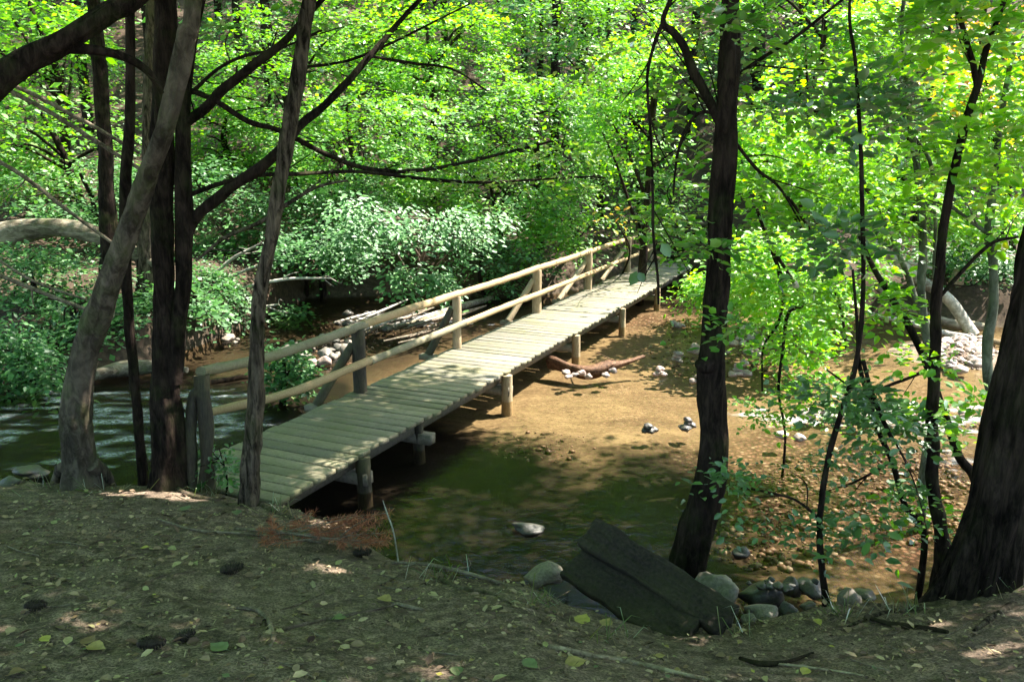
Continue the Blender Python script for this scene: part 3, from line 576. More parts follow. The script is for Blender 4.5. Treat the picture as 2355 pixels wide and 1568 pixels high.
# a twig with two big round leaves in front of the far deck
c = P(1500, 585, 4.6); hang = root('sapling', 'two big round leaves drooping on a thin twig in front of the bridge deck', 'twig', c); mb = MB(); ml = MB()
tube(mb, [P(1510, 560, 4.62), P(1490, 600, 4.6), P(1466, 626, 4.6)], [.004, .003, .002], 6, 5, 0)
leaves(ml, np.random.RandomState(2), np.array([P(1464, 624, 4.6), P(1468, 626, 4.6), P(1520, 560, 4.62)]), nrm(np.array([[-.35, 0, -.9], [.45, -.1, -.85], [.5, 0, -.7]])), np.array([[.2, -1, .3], [-.1, -1, .3], [0, -1, .5]]), .1, 1, .8)
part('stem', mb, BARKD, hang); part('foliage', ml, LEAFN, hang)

# ------------------------------------------------------------------ leafy trees and shrubs across the stream
def leafy(name, label, cat, px, py, d, rx, ry, n, ll, mat, rd=None, base=None, trunk=.06, limbs=7, bm=BARKD, group=None, seed=0, nl=14, lod=0, spray=(.5, 1.15), wp=.0, tier=0, extra=(), droop=.2, tilt=.32, bp=.9, dirn=(.2, -.55, -.22)):
    ll = ll * 1.5; n = int(n * (.62 if cat == 'shrub' and n > 250 else .75)); rng = np.random.RandomState(seed + 500); c = P(px, py, d); rr = np.array([WD(rx, d), rd or WD(rx, d) * .8, WD(ry, d)])
    b = np.array([c[0] + rng.uniform(-.3, .3) * rr[0], c[1] + rng.uniform(0, .4) * rr[1], 0]) if base is None else np.append(P(base[0], 600, d + base[1])[:2], 0)
    b[2] = float(hgt(b[0], b[1]))
    t = root(name, label, cat, b, group); mb = MB(); ml = MB()
    O, D = ell(rng, c, rr, n)
    lump = vn(D[:, 0] * 2.2 + 5, D[:, 2] * 2.2 + D[:, 1] * 1.7 + 5, seed) ; O = c + (O - c) * (.5 + .95 * lump)[:, None]
    for (ex, ey, erx, ery, en) in extra:
        O2, D2 = ell(rng, P(ex, ey, d), (WD(erx, d), WD(erx, d) * .6, WD(ery, d)), en); O = np.vstack([O, O2]); D = np.vstack([D, D2])
    if n > 150:
        kz = vn(O[:, 0] * 1.5 + O[:, 2] * .5, O[:, 2] * 2.4 + O[:, 1] * .7, seed + 2) ; O, D = O[kz > .4], D[kz > .4]
    O[:, 2] = np.maximum(O[:, 2], np.maximum(hgt(O[:, 0], O[:, 1]), 0) + .12)
    if tier: sl = O[:, 2] + (O[:, 0] - c[0]) * rng.uniform(-.25, .25) + .5 * tier * np.sin(O[:, 0] * 2.1 + seed) + rng.rand() ; O[:, 2] += (np.round(sl / tier) * tier - sl) * .55 + rng.randn(len(O)) * .04
    D = D * [.8, .8, .25] + rng.randn(len(O), 3) * .4 * [1, 1, .3] + np.array(dirn)
    L = rng.uniform(spray[0], spray[1], len(O)); sprays(ml, rng, O - nrm(D) * L[:, None] * .4, D, L, nl, ll, lod, tilt, droop, wp, 1.3, bp)
    top = c + [0, 0, rr[2] * .6]; mid = (b + top) / 2 + rng.randn(3) * [.15, .15, 0]
    q = catmull([b - [0, 0, .2], mid, top], 8); tube(mb, [b - [0, 0, .2], mid, top], [trunk, trunk * .75, trunk * .3], 10, 6, .08, seed)
    for k in range(limbs):
        e = O[rng.randint(len(O))]; cand = q[(q[:, 2] < max(e[2], b[2] + .4) + .2)]; o = cand[rng.randint(max(1, len(cand) // 3), len(cand) + 1) - 1]
        tube(mb, [o, (o + e) / 2 + [0, 0, .12 * np.linalg.norm(e - o)] + rng.randn(3) * .08, e], [trunk * .4, trunk * .25, .006], 6, 5, .08, k)
    part('trunk' if cat == 'tree' else 'stem', mb, bm, t); part('crown' if cat == 'tree' else 'foliage', ml, mat, t)
    return t
LB = [
 # name, label, cat, px,py,d,rx,ry,n,ll,mat, kw
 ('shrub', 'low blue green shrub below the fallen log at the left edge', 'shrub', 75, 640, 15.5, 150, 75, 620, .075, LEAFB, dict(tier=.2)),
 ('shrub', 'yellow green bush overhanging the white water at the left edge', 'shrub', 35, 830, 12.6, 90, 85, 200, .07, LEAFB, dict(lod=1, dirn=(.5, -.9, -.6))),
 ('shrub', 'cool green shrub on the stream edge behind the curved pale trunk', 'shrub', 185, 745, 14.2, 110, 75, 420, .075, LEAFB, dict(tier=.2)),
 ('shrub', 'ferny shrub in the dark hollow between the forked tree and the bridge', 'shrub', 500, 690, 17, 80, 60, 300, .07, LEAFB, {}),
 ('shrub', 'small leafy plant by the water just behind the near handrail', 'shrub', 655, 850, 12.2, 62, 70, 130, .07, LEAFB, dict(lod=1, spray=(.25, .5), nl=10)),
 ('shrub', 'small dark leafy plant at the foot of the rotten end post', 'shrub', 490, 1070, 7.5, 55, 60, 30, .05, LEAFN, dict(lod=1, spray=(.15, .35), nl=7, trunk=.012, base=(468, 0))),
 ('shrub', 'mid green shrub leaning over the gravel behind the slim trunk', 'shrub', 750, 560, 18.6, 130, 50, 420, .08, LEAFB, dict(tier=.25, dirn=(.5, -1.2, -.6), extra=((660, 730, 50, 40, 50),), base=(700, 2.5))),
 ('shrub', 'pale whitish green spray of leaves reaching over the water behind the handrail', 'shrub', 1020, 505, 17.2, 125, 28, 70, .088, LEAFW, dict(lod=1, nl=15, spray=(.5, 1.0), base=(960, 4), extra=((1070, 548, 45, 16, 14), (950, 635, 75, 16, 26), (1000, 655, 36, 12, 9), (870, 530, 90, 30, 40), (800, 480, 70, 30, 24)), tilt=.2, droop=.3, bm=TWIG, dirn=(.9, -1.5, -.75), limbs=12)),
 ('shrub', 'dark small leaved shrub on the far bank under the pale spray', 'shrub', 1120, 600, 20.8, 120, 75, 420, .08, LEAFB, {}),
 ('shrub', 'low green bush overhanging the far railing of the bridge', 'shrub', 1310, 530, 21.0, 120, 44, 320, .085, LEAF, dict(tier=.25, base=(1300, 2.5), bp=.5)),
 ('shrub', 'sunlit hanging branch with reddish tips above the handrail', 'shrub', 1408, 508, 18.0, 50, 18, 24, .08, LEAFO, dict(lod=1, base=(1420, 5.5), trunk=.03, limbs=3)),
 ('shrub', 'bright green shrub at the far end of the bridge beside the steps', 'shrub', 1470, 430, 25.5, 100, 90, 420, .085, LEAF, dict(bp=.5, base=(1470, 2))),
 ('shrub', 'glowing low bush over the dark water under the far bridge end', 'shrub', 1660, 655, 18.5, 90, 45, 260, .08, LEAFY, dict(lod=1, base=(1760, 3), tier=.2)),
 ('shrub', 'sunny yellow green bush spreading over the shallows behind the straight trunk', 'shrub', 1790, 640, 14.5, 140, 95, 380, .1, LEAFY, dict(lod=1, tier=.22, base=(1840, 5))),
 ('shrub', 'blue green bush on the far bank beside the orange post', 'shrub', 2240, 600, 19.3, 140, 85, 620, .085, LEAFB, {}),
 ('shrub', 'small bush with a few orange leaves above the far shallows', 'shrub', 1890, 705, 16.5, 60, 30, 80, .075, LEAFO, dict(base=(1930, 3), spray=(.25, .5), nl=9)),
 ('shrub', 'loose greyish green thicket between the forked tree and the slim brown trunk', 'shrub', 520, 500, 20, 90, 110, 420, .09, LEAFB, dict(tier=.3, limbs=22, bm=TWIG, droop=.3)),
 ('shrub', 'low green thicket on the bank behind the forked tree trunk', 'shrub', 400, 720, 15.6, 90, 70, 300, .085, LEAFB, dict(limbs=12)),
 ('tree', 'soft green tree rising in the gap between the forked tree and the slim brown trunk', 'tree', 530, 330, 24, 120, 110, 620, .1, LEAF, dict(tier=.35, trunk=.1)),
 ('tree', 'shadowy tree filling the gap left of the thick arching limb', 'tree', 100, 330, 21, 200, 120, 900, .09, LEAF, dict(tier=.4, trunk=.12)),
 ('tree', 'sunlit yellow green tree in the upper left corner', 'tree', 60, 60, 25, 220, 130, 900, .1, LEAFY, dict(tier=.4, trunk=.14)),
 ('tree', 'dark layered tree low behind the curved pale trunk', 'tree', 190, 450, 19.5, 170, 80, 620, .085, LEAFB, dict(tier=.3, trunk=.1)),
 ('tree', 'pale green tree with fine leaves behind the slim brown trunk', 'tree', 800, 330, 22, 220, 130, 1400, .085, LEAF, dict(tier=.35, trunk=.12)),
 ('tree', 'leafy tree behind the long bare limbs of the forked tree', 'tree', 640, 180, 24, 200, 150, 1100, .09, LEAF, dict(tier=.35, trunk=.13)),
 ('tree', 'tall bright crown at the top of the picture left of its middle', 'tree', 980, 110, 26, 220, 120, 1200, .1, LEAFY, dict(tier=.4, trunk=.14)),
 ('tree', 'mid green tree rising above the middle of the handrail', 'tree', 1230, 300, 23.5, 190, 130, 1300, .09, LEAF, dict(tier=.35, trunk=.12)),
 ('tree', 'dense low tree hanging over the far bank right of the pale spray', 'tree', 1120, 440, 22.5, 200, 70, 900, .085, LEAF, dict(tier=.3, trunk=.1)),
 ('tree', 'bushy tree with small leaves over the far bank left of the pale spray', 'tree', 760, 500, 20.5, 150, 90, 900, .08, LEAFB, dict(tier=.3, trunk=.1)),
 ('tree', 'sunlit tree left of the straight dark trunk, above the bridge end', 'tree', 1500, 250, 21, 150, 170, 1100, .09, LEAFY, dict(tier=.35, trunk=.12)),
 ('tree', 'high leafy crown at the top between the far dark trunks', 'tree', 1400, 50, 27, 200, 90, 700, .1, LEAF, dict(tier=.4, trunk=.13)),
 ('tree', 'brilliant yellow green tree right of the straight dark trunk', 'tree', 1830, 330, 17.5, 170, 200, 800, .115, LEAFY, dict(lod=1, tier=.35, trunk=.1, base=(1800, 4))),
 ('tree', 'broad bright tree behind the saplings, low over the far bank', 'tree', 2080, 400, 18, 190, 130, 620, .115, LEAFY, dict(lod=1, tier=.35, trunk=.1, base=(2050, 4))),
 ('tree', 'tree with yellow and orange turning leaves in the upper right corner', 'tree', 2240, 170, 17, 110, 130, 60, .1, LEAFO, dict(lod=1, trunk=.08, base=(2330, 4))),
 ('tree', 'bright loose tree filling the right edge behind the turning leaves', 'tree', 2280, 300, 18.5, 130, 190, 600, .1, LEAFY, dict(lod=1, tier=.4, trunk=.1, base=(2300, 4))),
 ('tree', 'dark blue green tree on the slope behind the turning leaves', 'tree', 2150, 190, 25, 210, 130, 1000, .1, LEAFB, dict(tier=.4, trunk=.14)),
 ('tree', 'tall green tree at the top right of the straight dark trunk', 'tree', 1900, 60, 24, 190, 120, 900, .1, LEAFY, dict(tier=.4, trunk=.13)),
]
for k, (nm, lab, cat, px, py, d, rx, ry, n, ll, mat, kw) in enumerate(LB):
    leafy(nm, lab, cat, px, py, d, rx, ry, n, ll, mat, seed=k * 3, group='shrubs along the stream' if cat == 'shrub' else 'leafy trees across the stream', **kw)

# bare or mostly bare trunks standing on the far bank
FAR = [('dark straight far trunk between the arching limb and the thin stem', 240, 700, 36, [(250, 560, 36), (244, 400, 34), (232, 200, 32), (218, 30, 30), (212, -60, 28)], 15.5),
       ('brown far trunk seen between the pale curved trunk and the forked tree', 335, 690, 42, [(337, 560, 38), (342, 400, 34), (346, 200, 30), (350, -60, 26)], 16),
       ('thick black far trunk high on the slope above the bridge end', 1338, 210, 26, [(1340, 150, 24), (1338, 60, 23), (1336, -60, 22)], 38),
       ('slim black far trunk right of the thick black one', 1462, 190, 18, [(1462, 120, 17), (1458, 40, 16), (1458, -60, 15)], 38),
       ('black far trunk close behind the straight dark trunk', 1746, 330, 38, [(1745, 230, 36), (1742, 120, 34), (1740, -60, 30)], 30),
       ('leaning far trunk half hidden in leaves at the top left of the slim brown tree', 560, 400, 22, [(556, 250, 20), (548, 100, 18), (540, -60, 16)], 27),
       ('grey far trunk among the bushes above the pale spray', 905, 430, 22, [(902, 330, 20), (905, 200, 18), (912, -60, 16)], 31)]
for k, (lab, bx, by, w0, pts, d) in enumerate(FAR):
    b = P(bx, by, d); g = float(hgt(b[0], b[1]))
    near_tree('tree', lab, [(bx, by, w0)] + pts, d, BARKD if k != 1 else BARKM, up=(.2, .3, 5), seg=12, seed=80 + k, group='bare trunks on the far bank', shade_canopy=[((b[0], b[1] + 2.5, 11 + d * .12), (2.4, 2.4, 1.6), 110)] + ([((-2.2, 15.0, 10.5), (4.2, 2.6, 1.6), 900), ((-7, 15.5, 10), (3.5, 3, 1.5), 500)] if k == 0 else []))  # first trunk also carries unseen leaf masses added to shade the left stream

# wood on the hillside: copies of three kinds
def wood_tree(h, rx, n, mat, seed):
    rng = np.random.RandomState(seed); t = root('woodland_tree', 'woodland tree', 'tree', (0, 0, 0), 'woodland trees up the hillside'); mb = MB(); ml = MB()
    tube(mb, [(0, 0, -.5), (rng.uniform(-.2, .2), 0, h * .5), (rng.uniform(-.4, .4), .2, h)], [.17, .13, .04], 10, 6, .08, seed)
    O, D = ell(rng, (0, 0, h * .58), (rx, rx, h * .42), n); kz = vn(O[:, 0] * .8 + O[:, 2] * .3, O[:, 2] * 1.1 + O[:, 1] * .6, seed) > .38; O, D = O[kz], D[kz]; n = len(O); O[:, 2] = np.maximum(O[:, 2], .6)
    D = D * [1, 1, .2] + rng.randn(n, 3) * .4 * [1, 1, .25]; L = rng.uniform(.6, 1.3, n)
    sl = O[:, 2] + .35 * np.sin(O[:, 0] * 1.7 + seed) + .3 * np.sin(O[:, 1] * 1.3); O[:, 2] += (np.round(sl / .7) * .7 - sl) * .6
    sprays(ml, rng, O, D, L, 13, .24, 0, .4, .2, 0, 1e9, 0)
    for k in range(12):
        e = O[rng.randint(n)]; o = np.array([0, 0, e[2] * .8]); tube(mb, [o, (o + e) / 2 + [0, 0, .2], e], [.05, .03, .01], 6, 4, .05, k)
    part('trunk', mb, BARKD, t); part('crown', ml, mat, t); return t
protos = [wood_tree(14, 3.2, 560, LEAF, 1), wood_tree(12.5, 3.4, 520, LEAFB, 2), wood_tree(16, 3.2, 600, LEAFY, 3)]
rw = np.random.RandomState(9); used = [0, 0, 0]
spots = []
for yy in (30, 35, 41, 48, 57, 68):
    hw = yy * .78 + 3; n = int(2 * hw / (3.6 + yy * .045))
    for k in range(n): spots.append((-hw + (k + rw.uniform(.2, .8)) * 2 * hw / n, yy + rw.uniform(-2, 2)))
KIND = ['mid green woodland tree up the hillside across the stream', 'dark blue green woodland tree up the hillside across the stream', 'light yellow green woodland tree up the hillside across the stream']
side = [(-11, 3), (-13, 9), (-9, -3), (-4, -6), (2, -7), (8, -4), (12, 1), (20, 7), (-14, 15), (-16, 21), (21, 14), (-12.5, 20), (17, -2), (-17, 6)]
for k, (sx, sy) in enumerate(spots + side):
    i = int(rw.choice([0, 1, 2], p=[.4, .3, .3])); o = protos[i] if not used[i] else copy_tree(protos[i]); used[i] = 1
    sc = rw.uniform(.85, 1.2); o.location = (sx, sy, float(hgt(sx, sy)) - .1); o.rotation_euler = (0, 0, rw.uniform(0, 6.28)); o.scale = (sc, sc, sc * rw.uniform(.9, 1.1))
    if sy > 28: o['label'] = KIND[i]
    else: o['label'] = KIND[i].replace('up the hillside across the stream', 'beside the stream outside the picture'); o['group'] = 'woodland trees around the viewpoint'

# undergrowth far slope
rng = np.random.RandomState(77); mb = MB(); n = 2600
ux = rng.uniform(-24, 24, n * 2); uy = rng.uniform(14, 44, n * 2); k = (uy > np.interp(ux, FX, FY) + .7) & (vn(ux * .5, uy * .5, 4) > .42) & ~((np.abs(ux * NX[0] + uy * NX[1] + 5.74) < 1.0) & (uy < 28))
ux, uy = ux[k], uy[k]; O = np.stack([ux, uy, hgt(ux, uy) + rng.uniform(.05, .45, len(ux))], 1); D = rng.randn(len(ux), 3) * [1, 1, .2]
sprays(mb, rng, O, D, rng.uniform(.3, .7, len(ux)), 11, .09, 0, .45, .2, 0, 1e9, 0)
single('undergrowth', mb, LEAFB, 'low leafy undergrowth covering the far bank and slope', 'undergrowth', (0, 30, 3), kind='stuff')

# ------------------------------------------------------------------ rocks
def ico(seed, sub=3, rough=.18, flat=.7):
    import bmesh
    bm = bmesh.new(); bmesh.ops.create_icosphere(bm, subdivisions=sub, radius=1); rr = np.random.RandomState(seed)
    dirs = nrm(rr.randn(7, 3)); cut = rr.uniform(.72, .97, 7); ph = rr.rand(8, 4) * 6
    vs = np.array([v.co[:] for v in bm.verts])
    for dv, c in zip(dirs, cut):
        p = vs @ dv; vs -= np.outer(np.maximum(0, p - c) * .8, dv)
    for k in range(8):
        dv = nrm(rr.randn(3)); vs *= (1 + rough * .2 * np.sin(vs @ dv * (2 + k * .8) + ph[k, 0]))[:, None]
    vs[:, 2] *= flat
    f = np.array([[v.index for v in q.verts] for q in bm.faces]); bm.free(); return vs, f
RK = [ico(k, 3, .3, rr) for k, rr in enumerate((.7, .55, .8, .65, .75, .6))]
RMESH = {}
def rock(label, c, size, mat, group=None, kind=0, rz=None, seed=0, name='stone', tiltx=0):
    key = (kind % 6, mat.name)
    if key not in RMESH:
        mb = MB(); v_, f_ = RK[kind % 6]; mb.add(v_, f_); RMESH[key] = mb.mesh(name, mat)
    o = bpy.data.objects.new(name, RMESH[key]); COL.objects.link(o); rr = random.Random(seed * 31 + kind)
    o.location = tuple(c); s3 = size if hasattr(size, '__len__') else (size, size * rr.uniform(.75, 1), size * rr.uniform(.8, 1)); o.scale = s3
    o.rotation_euler = (tiltx + rr.uniform(-.2, .2), rr.uniform(-.2, .2), rr.uniform(0, 6.28) if rz is None else rz)
    return tag(o, label, 'stone', group)
def rpx(label, px, py, wpx, hpx, z, mat, kind=0, rz=0., group=None, name='boulder'):
    c = G(px, py, z); d = c[1]; sx = WD(wpx, d, py) / 2; sz = WD(hpx, d, py) / 2
    return rock(label, c, (sx, sx * .85, sz * 1.5), mat, group, kind, rz, int(px), name)
rpx('big rounded grey boulder right behind the rotten boards', 1648, 1362, 112, 92, .22, ROCKG, 0)
rpx('dark wet boulder with a shiny top beside the big grey boulder', 1752, 1372, 96, 62, .12, ROCKD, 2)
rpx('small dark round boulder behind the shiny wet one', 1820, 1352, 46, 44, .1, ROCKD, 4)
rpx('dark boulder with a bright top touching the S bend sapling', 1864, 1352, 72, 50, .1, ROCKD, 1)
rpx('light tan stone in front of the wet boulders', 1752, 1408, 72, 44, .28, ROCKG, 5)
rpx('small pale stone at the right foot of the rotten boards', 1722, 1424, 40, 26, .35, ROCKG, 3)
rpx('black and white wet stone left of the S bend sapling', 1812, 1405, 46, 40, .22, ROCKD, 0)
rpx('little dark stone wedged by the foot of the S bend sapling', 1858, 1395, 36, 24, .24, ROCKD, 2)
rpx('pointed grey stone on the bank right of the S bend sapling', 1952, 1380, 56, 44, .25, ROCKG, 4)
rpx('black sharp edged stone behind the pointed grey one', 1988, 1366, 56, 26, .25, ROCKD, 1)
rpx('lone dark rock in the water right of the straight trunk', 1705, 1272, 46, 28, .02, ROCKD, 3)
rpx('flat olive rock standing out of the dark pool', 1216, 1216, 70, 30, .0, ROCKD, 5)
rpx('half buried grey rock left of the rotten boards', 1252, 1322, 84, 44, .38, ROCKG, 2)
rpx('low dark stump like rock at the left edge of the near bank', 18, 1112, 60, 30, .58, ROCKD, 3)
rpx('dark rock in the shallows left of the curved trunk', 70, 1085, 80, 24, .08, ROCKD, 4)
rpx('large flat grey boulder on the gravel behind the near handrail', 672, 806, 64, 38, .08, ROCKG, 1)
rpx('reddish stone on the gravel just above the lower rail', 744, 832, 34, 22, .05, ROCKP, 2)
rpx('second smaller reddish stone beside the first on the gravel', 718, 834, 30, 18, .05, ROCKP, 4)
rs = np.random.RandomState(3)
def scatter(label, group, mat, cx, cy, rx, ry, n, s0, s1, z=.02, seed=0):
    for k in range(n):
        a, q = rs.rand() * 6.28, rs.rand() ** .5; p = G(cx + rx * q * math.cos(a), cy + ry * q * math.sin(a), 0)
        rock(label, (p[0], p[1], max(z, float(hgt(p[0], p[1]))) + .01), rs.uniform(s0, s1), mat, group, rs.randint(6), None, seed + k)
scatter('grey rounded stone on the gravel strip behind the near handrail', 'stones on the gravel strip', ROCKG, 745, 805, 75, 28, 30, .05, .15, .02, 100)
scatter('dark wet stone among the drift sticks behind the handrail', 'dark stones by the drift sticks', ROCKD, 860, 745, 110, 30, 20, .06, .16, .01, 200)
scatter('pink washed stone on the stony bar at the right', 'stones of the right hand bar', ROCKP, 2215, 818, 65, 42, 70, .06, .14, .05, 300)
scatter('pale stone lying in the line across the right hand shallows', 'stones in the riffle line', ROCKP, 2040, 955, 190, 16, 26, .05, .13, .0, 400)
scatter('scattered stone in the far left stream bed behind the forked tree', 'stones in the far left stream bed', ROCKG, 520, 740, 110, 50, 18, .05, .14, .0, 500)
scatter('pale stone in the loose patch beyond the straight trunk', 'stones beyond the straight trunk', ROCKP, 1715, 790, 50, 40, 26, .05, .12, .0, 600)
scatter('dark little stone at the foot of the near boulders', 'small stones by the near boulders', ROCKD, 1790, 1420, 90, 12, 12, .025, .05, .3, 700)
import bmesh
def gravel():
    bm = bmesh.new(); bmesh.ops.create_icosphere(bm, subdivisions=1, radius=1); v0 = np.array([v.co[:] for v in bm.verts]); f0 = np.array([[v.index for v in q.verts] for q in bm.faces]); bm.free()
    rg = np.random.RandomState(12); mb = MB(); spots_ = [(2030, 1120, 330, 110, 900), (1780, 1230, 160, 60, 300), (2080, 960, 260, 22, 350), (1650, 800, 160, 60, 350), (1250, 1010, 130, 35, 60), (2210, 815, 90, 55, 500), (760, 800, 120, 40, 400), (860, 760, 150, 30, 300), (540, 720, 130, 60, 250), (1790, 1415, 90, 14, 150)]
    for cx, cy, rx, ry, n in spots_:
        a = rg.rand(n) * 6.283; q = rg.rand(n) ** .5
        for k in range(n):
            p = G(cx + rx * q[k] * math.cos(a[k]), cy + ry * q[k] * math.sin(a[k]), -.1); r0 = .014 + .045 * rg.rand() ** 4; p[2] = float(hgt(p[0], p[1])) + r0 * .3
            mb.add(p + v0 * (r0 * rg.uniform(.6, 1.25, 3) * [1, 1, .7]) * rg.uniform(.85, 1.15, (len(v0), 1)), f0)
    single('gravel', mb, GRAV, 'loose pebbles covering parts of the stream bed and bars', 'gravel', (2, 10, 0), kind='stuff')
GRAV = plain('pebbles', [(0, (.03, .018, .013)), (.4, (.085, .045, .032)), (.7, (.14, .09, .068)), (.92, (.22, .14, .11)), (1, (.36, .31, .27))], .5)
gravel()
CA = [('cairn of pale stones right of the driftwood stick', 1510, 862, 5, 15), ('round heap of pale stones in the middle shallows', 1553, 832, 7, 14), ('small dark cairn in the front shallows', 1494, 992, 4, 14), ('dark cairn just left of the straight trunk', 1582, 985, 6, 15),
      ('stone stack peeping out behind the straight trunk', 1602, 880, 4, 15), ('tall pale cairn at the back under the bridge end', 1553, 752, 4, 13), ('heap of pale stones right of the straight trunk', 1702, 862, 9, 17), ('heap of stones left of the trunk behind the leaves', 1598, 812, 7, 12), ('pair of stones under the wispy sapling', 1815, 1008, 2, 22)]
for ci, (lab, px, py, n, sp_) in enumerate(CA):
    base = G(px, py, 0); sz = WD(sp_ * 1.5, base[1], py) / 2
    for k in range(n):
        if k < (n + 1) // 2 + 1: off = np.array([rs.uniform(-1.6, 1.6) * sz, rs.uniform(-1, 1) * sz, .01 + sz * .2])
        else: off = np.array([rs.uniform(-.7, .7) * sz, rs.uniform(-.4, .4) * sz, sz * (1.2 + .75 * (k - (n + 1) // 2 - 1) * .7)])
        rock('stone of the ' + lab, base + off, sz * rs.uniform(.75, 1.15), ROCKD if 'dark' in lab else ROCKP, lab, rs.randint(6), None, ci * 20 + k)

# ------------------------------------------------------------------ rotten boards on the near bank
def board(label, a, b, wpx, thick, zsink, seed):
    """a, b: world end points of the long axis; slab tilted towards the camera"""
    a, b = np.array(a), np.array(b); ax = nrm(b - a); view = nrm(CAM - (a + b) / 2); nz = nrm(view - ax * view.dot(ax) + UP * .55); nz = nrm(nz - ax * nz.dot(ax)); ay = np.cross(nz, ax)
    rng = np.random.RandomState(seed); L_ = np.linalg.norm(b - a); nx, ny = 70, 24; mb = MB(); V = []
    for side_ in (1, -1):
        for i in range(nx):
            for j in range(ny):
                u = i / (nx - 1) - .5; w_ = j / (ny - 1) - .5
                e = (fbm(np.array([w_ * 3.]), np.array([seed * 3. + (u > 0)]), 3)[0]) * .05 * (abs(u) > .49)
                wob = (vn(np.array([u * 9.]), np.array([seed + (w_ > 0) * 7.]), 6)[0] - .5) * .025 * (abs(w_) > .49)
                h = side_ * thick / 2 + fbm(np.array([u * 5.]), np.array([w_ * 9. + seed * 5]), seed)[0] * .055 + fbm(np.array([u * 9.]), np.array([w_ * 30.]), seed + 4)[0] * .022 - side_ * .012 * ((abs(w_) > .49) or (abs(u) > .49))
                V.append((a + b) / 2 + ax * (u * L_ + e) + ay * (w_ * wpx + wob) + nz * h)
    def id_(s, i, j): return s * nx * ny + i * ny + j
    f = []
    for i in range(nx - 1):
        for j in range(ny - 1): f += [(id_(0, i, j), id_(0, i + 1, j), id_(0, i + 1, j + 1), id_(0, i, j + 1)), (id_(1, i, j + 1), id_(1, i + 1, j + 1), id_(1, i + 1, j), id_(1, i, j))]
    for i in range(nx - 1):
        f += [(id_(0, i + 1, 0), id_(0, i, 0), id_(1, i, 0), id_(1, i + 1, 0)), (id_(0, i, ny - 1), id_(0, i + 1, ny - 1), id_(1, i + 1, ny - 1), id_(1, i, ny - 1))]
    for j in range(ny - 1):
        f += [(id_(0, 0, j), id_(0, 0, j + 1), id_(1, 0, j + 1), id_(1, 0, j)), (id_(0, nx - 1, j + 1), id_(0, nx - 1, j), id_(1, nx - 1, j), id_(1, nx - 1, j + 1))]
    mb.add(V, f); return single('board', mb, OLDB, label, 'board', (a + b) / 2, 'rotten boards on the bank')
board('upper dark rotten board sloping down to the boulders', P(1352, 1222, 5.75), P(1678, 1432, 4.95), .25, .09, 0, 1)
board('lower mossy rotten board lying against the upper one', P(1316, 1296, 5.68), P(1586, 1468, 4.9), .27, .09, 0, 2)

# ------------------------------------------------------------------ logs, sticks, driftwood
def stick(name, label, cat, pts, mat, d=None, group=None, seed=0, seg=8, twigs=0, z=None, bump_=.1):
    q = []
    for p in pts:
        if z is not None: c = G(p[0], p[1], p[3] if len(p) > 3 else z)
        else: c = P(p[0], p[1], p[3] if len(p) > 3 else d)
        q.append((c, WD(p[2], c[1], p[1]) / 2))
    mb = MB(); c = tube(mb, [a for a, _ in q], [b for _, b in q], seg, 6, bump_, seed); rng = np.random.RandomState(seed)
    for k in range(twigs):
        i = rng.randint(len(c) // 4, len(c)); e = c[i] + rng.randn(3) * [.35, .2, .18] * rng.uniform(.5, 1.5); tube(mb, [c[i], (c[i] + e) / 2 + rng.randn(3) * .04, e], [q[-1][1] * .7, q[-1][1] * .4, .003], 5, 3, .05, k)
    return single(name, mb, mat, label, cat, q[0][0], group)
stick('log', 'mossy pale brown fallen log arched across the left edge', 'log', [(-160, 560, 52), (-40, 548, 52), (60, 530, 50), (150, 525, 46), (230, 545, 40), (300, 580, 34), (380, 610, 26)], LOGM, 16, seed=1, seg=16)
stick('branch', 'upper of the two bare dead branches slanting behind the arching limb', 'branch', [(35, 198, 10), (130, 245, 10), (230, 300, 9), (320, 352, 8)], TWIG, 10, 'dead branches slanting at the left', 2)
stick('branch', 'lower of the two bare dead branches slanting behind the arching limb', 'branch', [(20, 208, 11), (120, 262, 11), (220, 325, 10), (330, 395, 8)], TWIG, 10, 'dead branches slanting at the left', 3)
stick('branch', 'long dead branch slanting down over the fallen log', 'branch', [(-20, 360, 10), (60, 410, 10), (150, 480, 9), (260, 560, 7)], TWIG, 13, 'dead branches slanting at the left', 4, twigs=4)
stick('branch', 'dead branch slanting down through the low blue green shrub', 'branch', [(-20, 625, 10), (90, 670, 10), (180, 705, 9), (260, 730, 7)], TWIG, 12, 'dead branches slanting at the left', 5, twigs=3)
stick('branch', 'thin dead branch just below the slanting one in the shrub', 'branch', [(0, 600, 6), (80, 648, 6), (200, 690, 5)], TWIG, 12, 'dead branches slanting at the left', 6)
stick('log', 'rotting log stranded on the far shore behind the forked tree', 'log', [(215, 862, 26), (290, 848, 34), (360, 845, 26), (430, 850, 14)], LOGM, z=.14, seed=7, seg=12, twigs=6)
stick('branch', 'reddish sunken branch in the stream behind the rotten end post', 'branch', [(480, 880, 12), (540, 870, 14), (600, 862, 12)], DRIFT, z=.03, seed=8)
for k, (a, b) in enumerate((((440, 690), (620, 600)), ((470, 745), (640, 700)), ((480, 640), (600, 560)), ((560, 660), (760, 640)), ((450, 720), (560, 700)))):
    stick('branch', 'pale fallen branch lying in the dark hollow behind the forked tree', 'branch', [(*a, 6), ((a[0] + b[0]) / 2, (a[1] + b[1]) / 2 - 8, 7), (*b, 4)], DEAD, 17.5, 'fallen branches in the hollow', 10 + k, twigs=4)
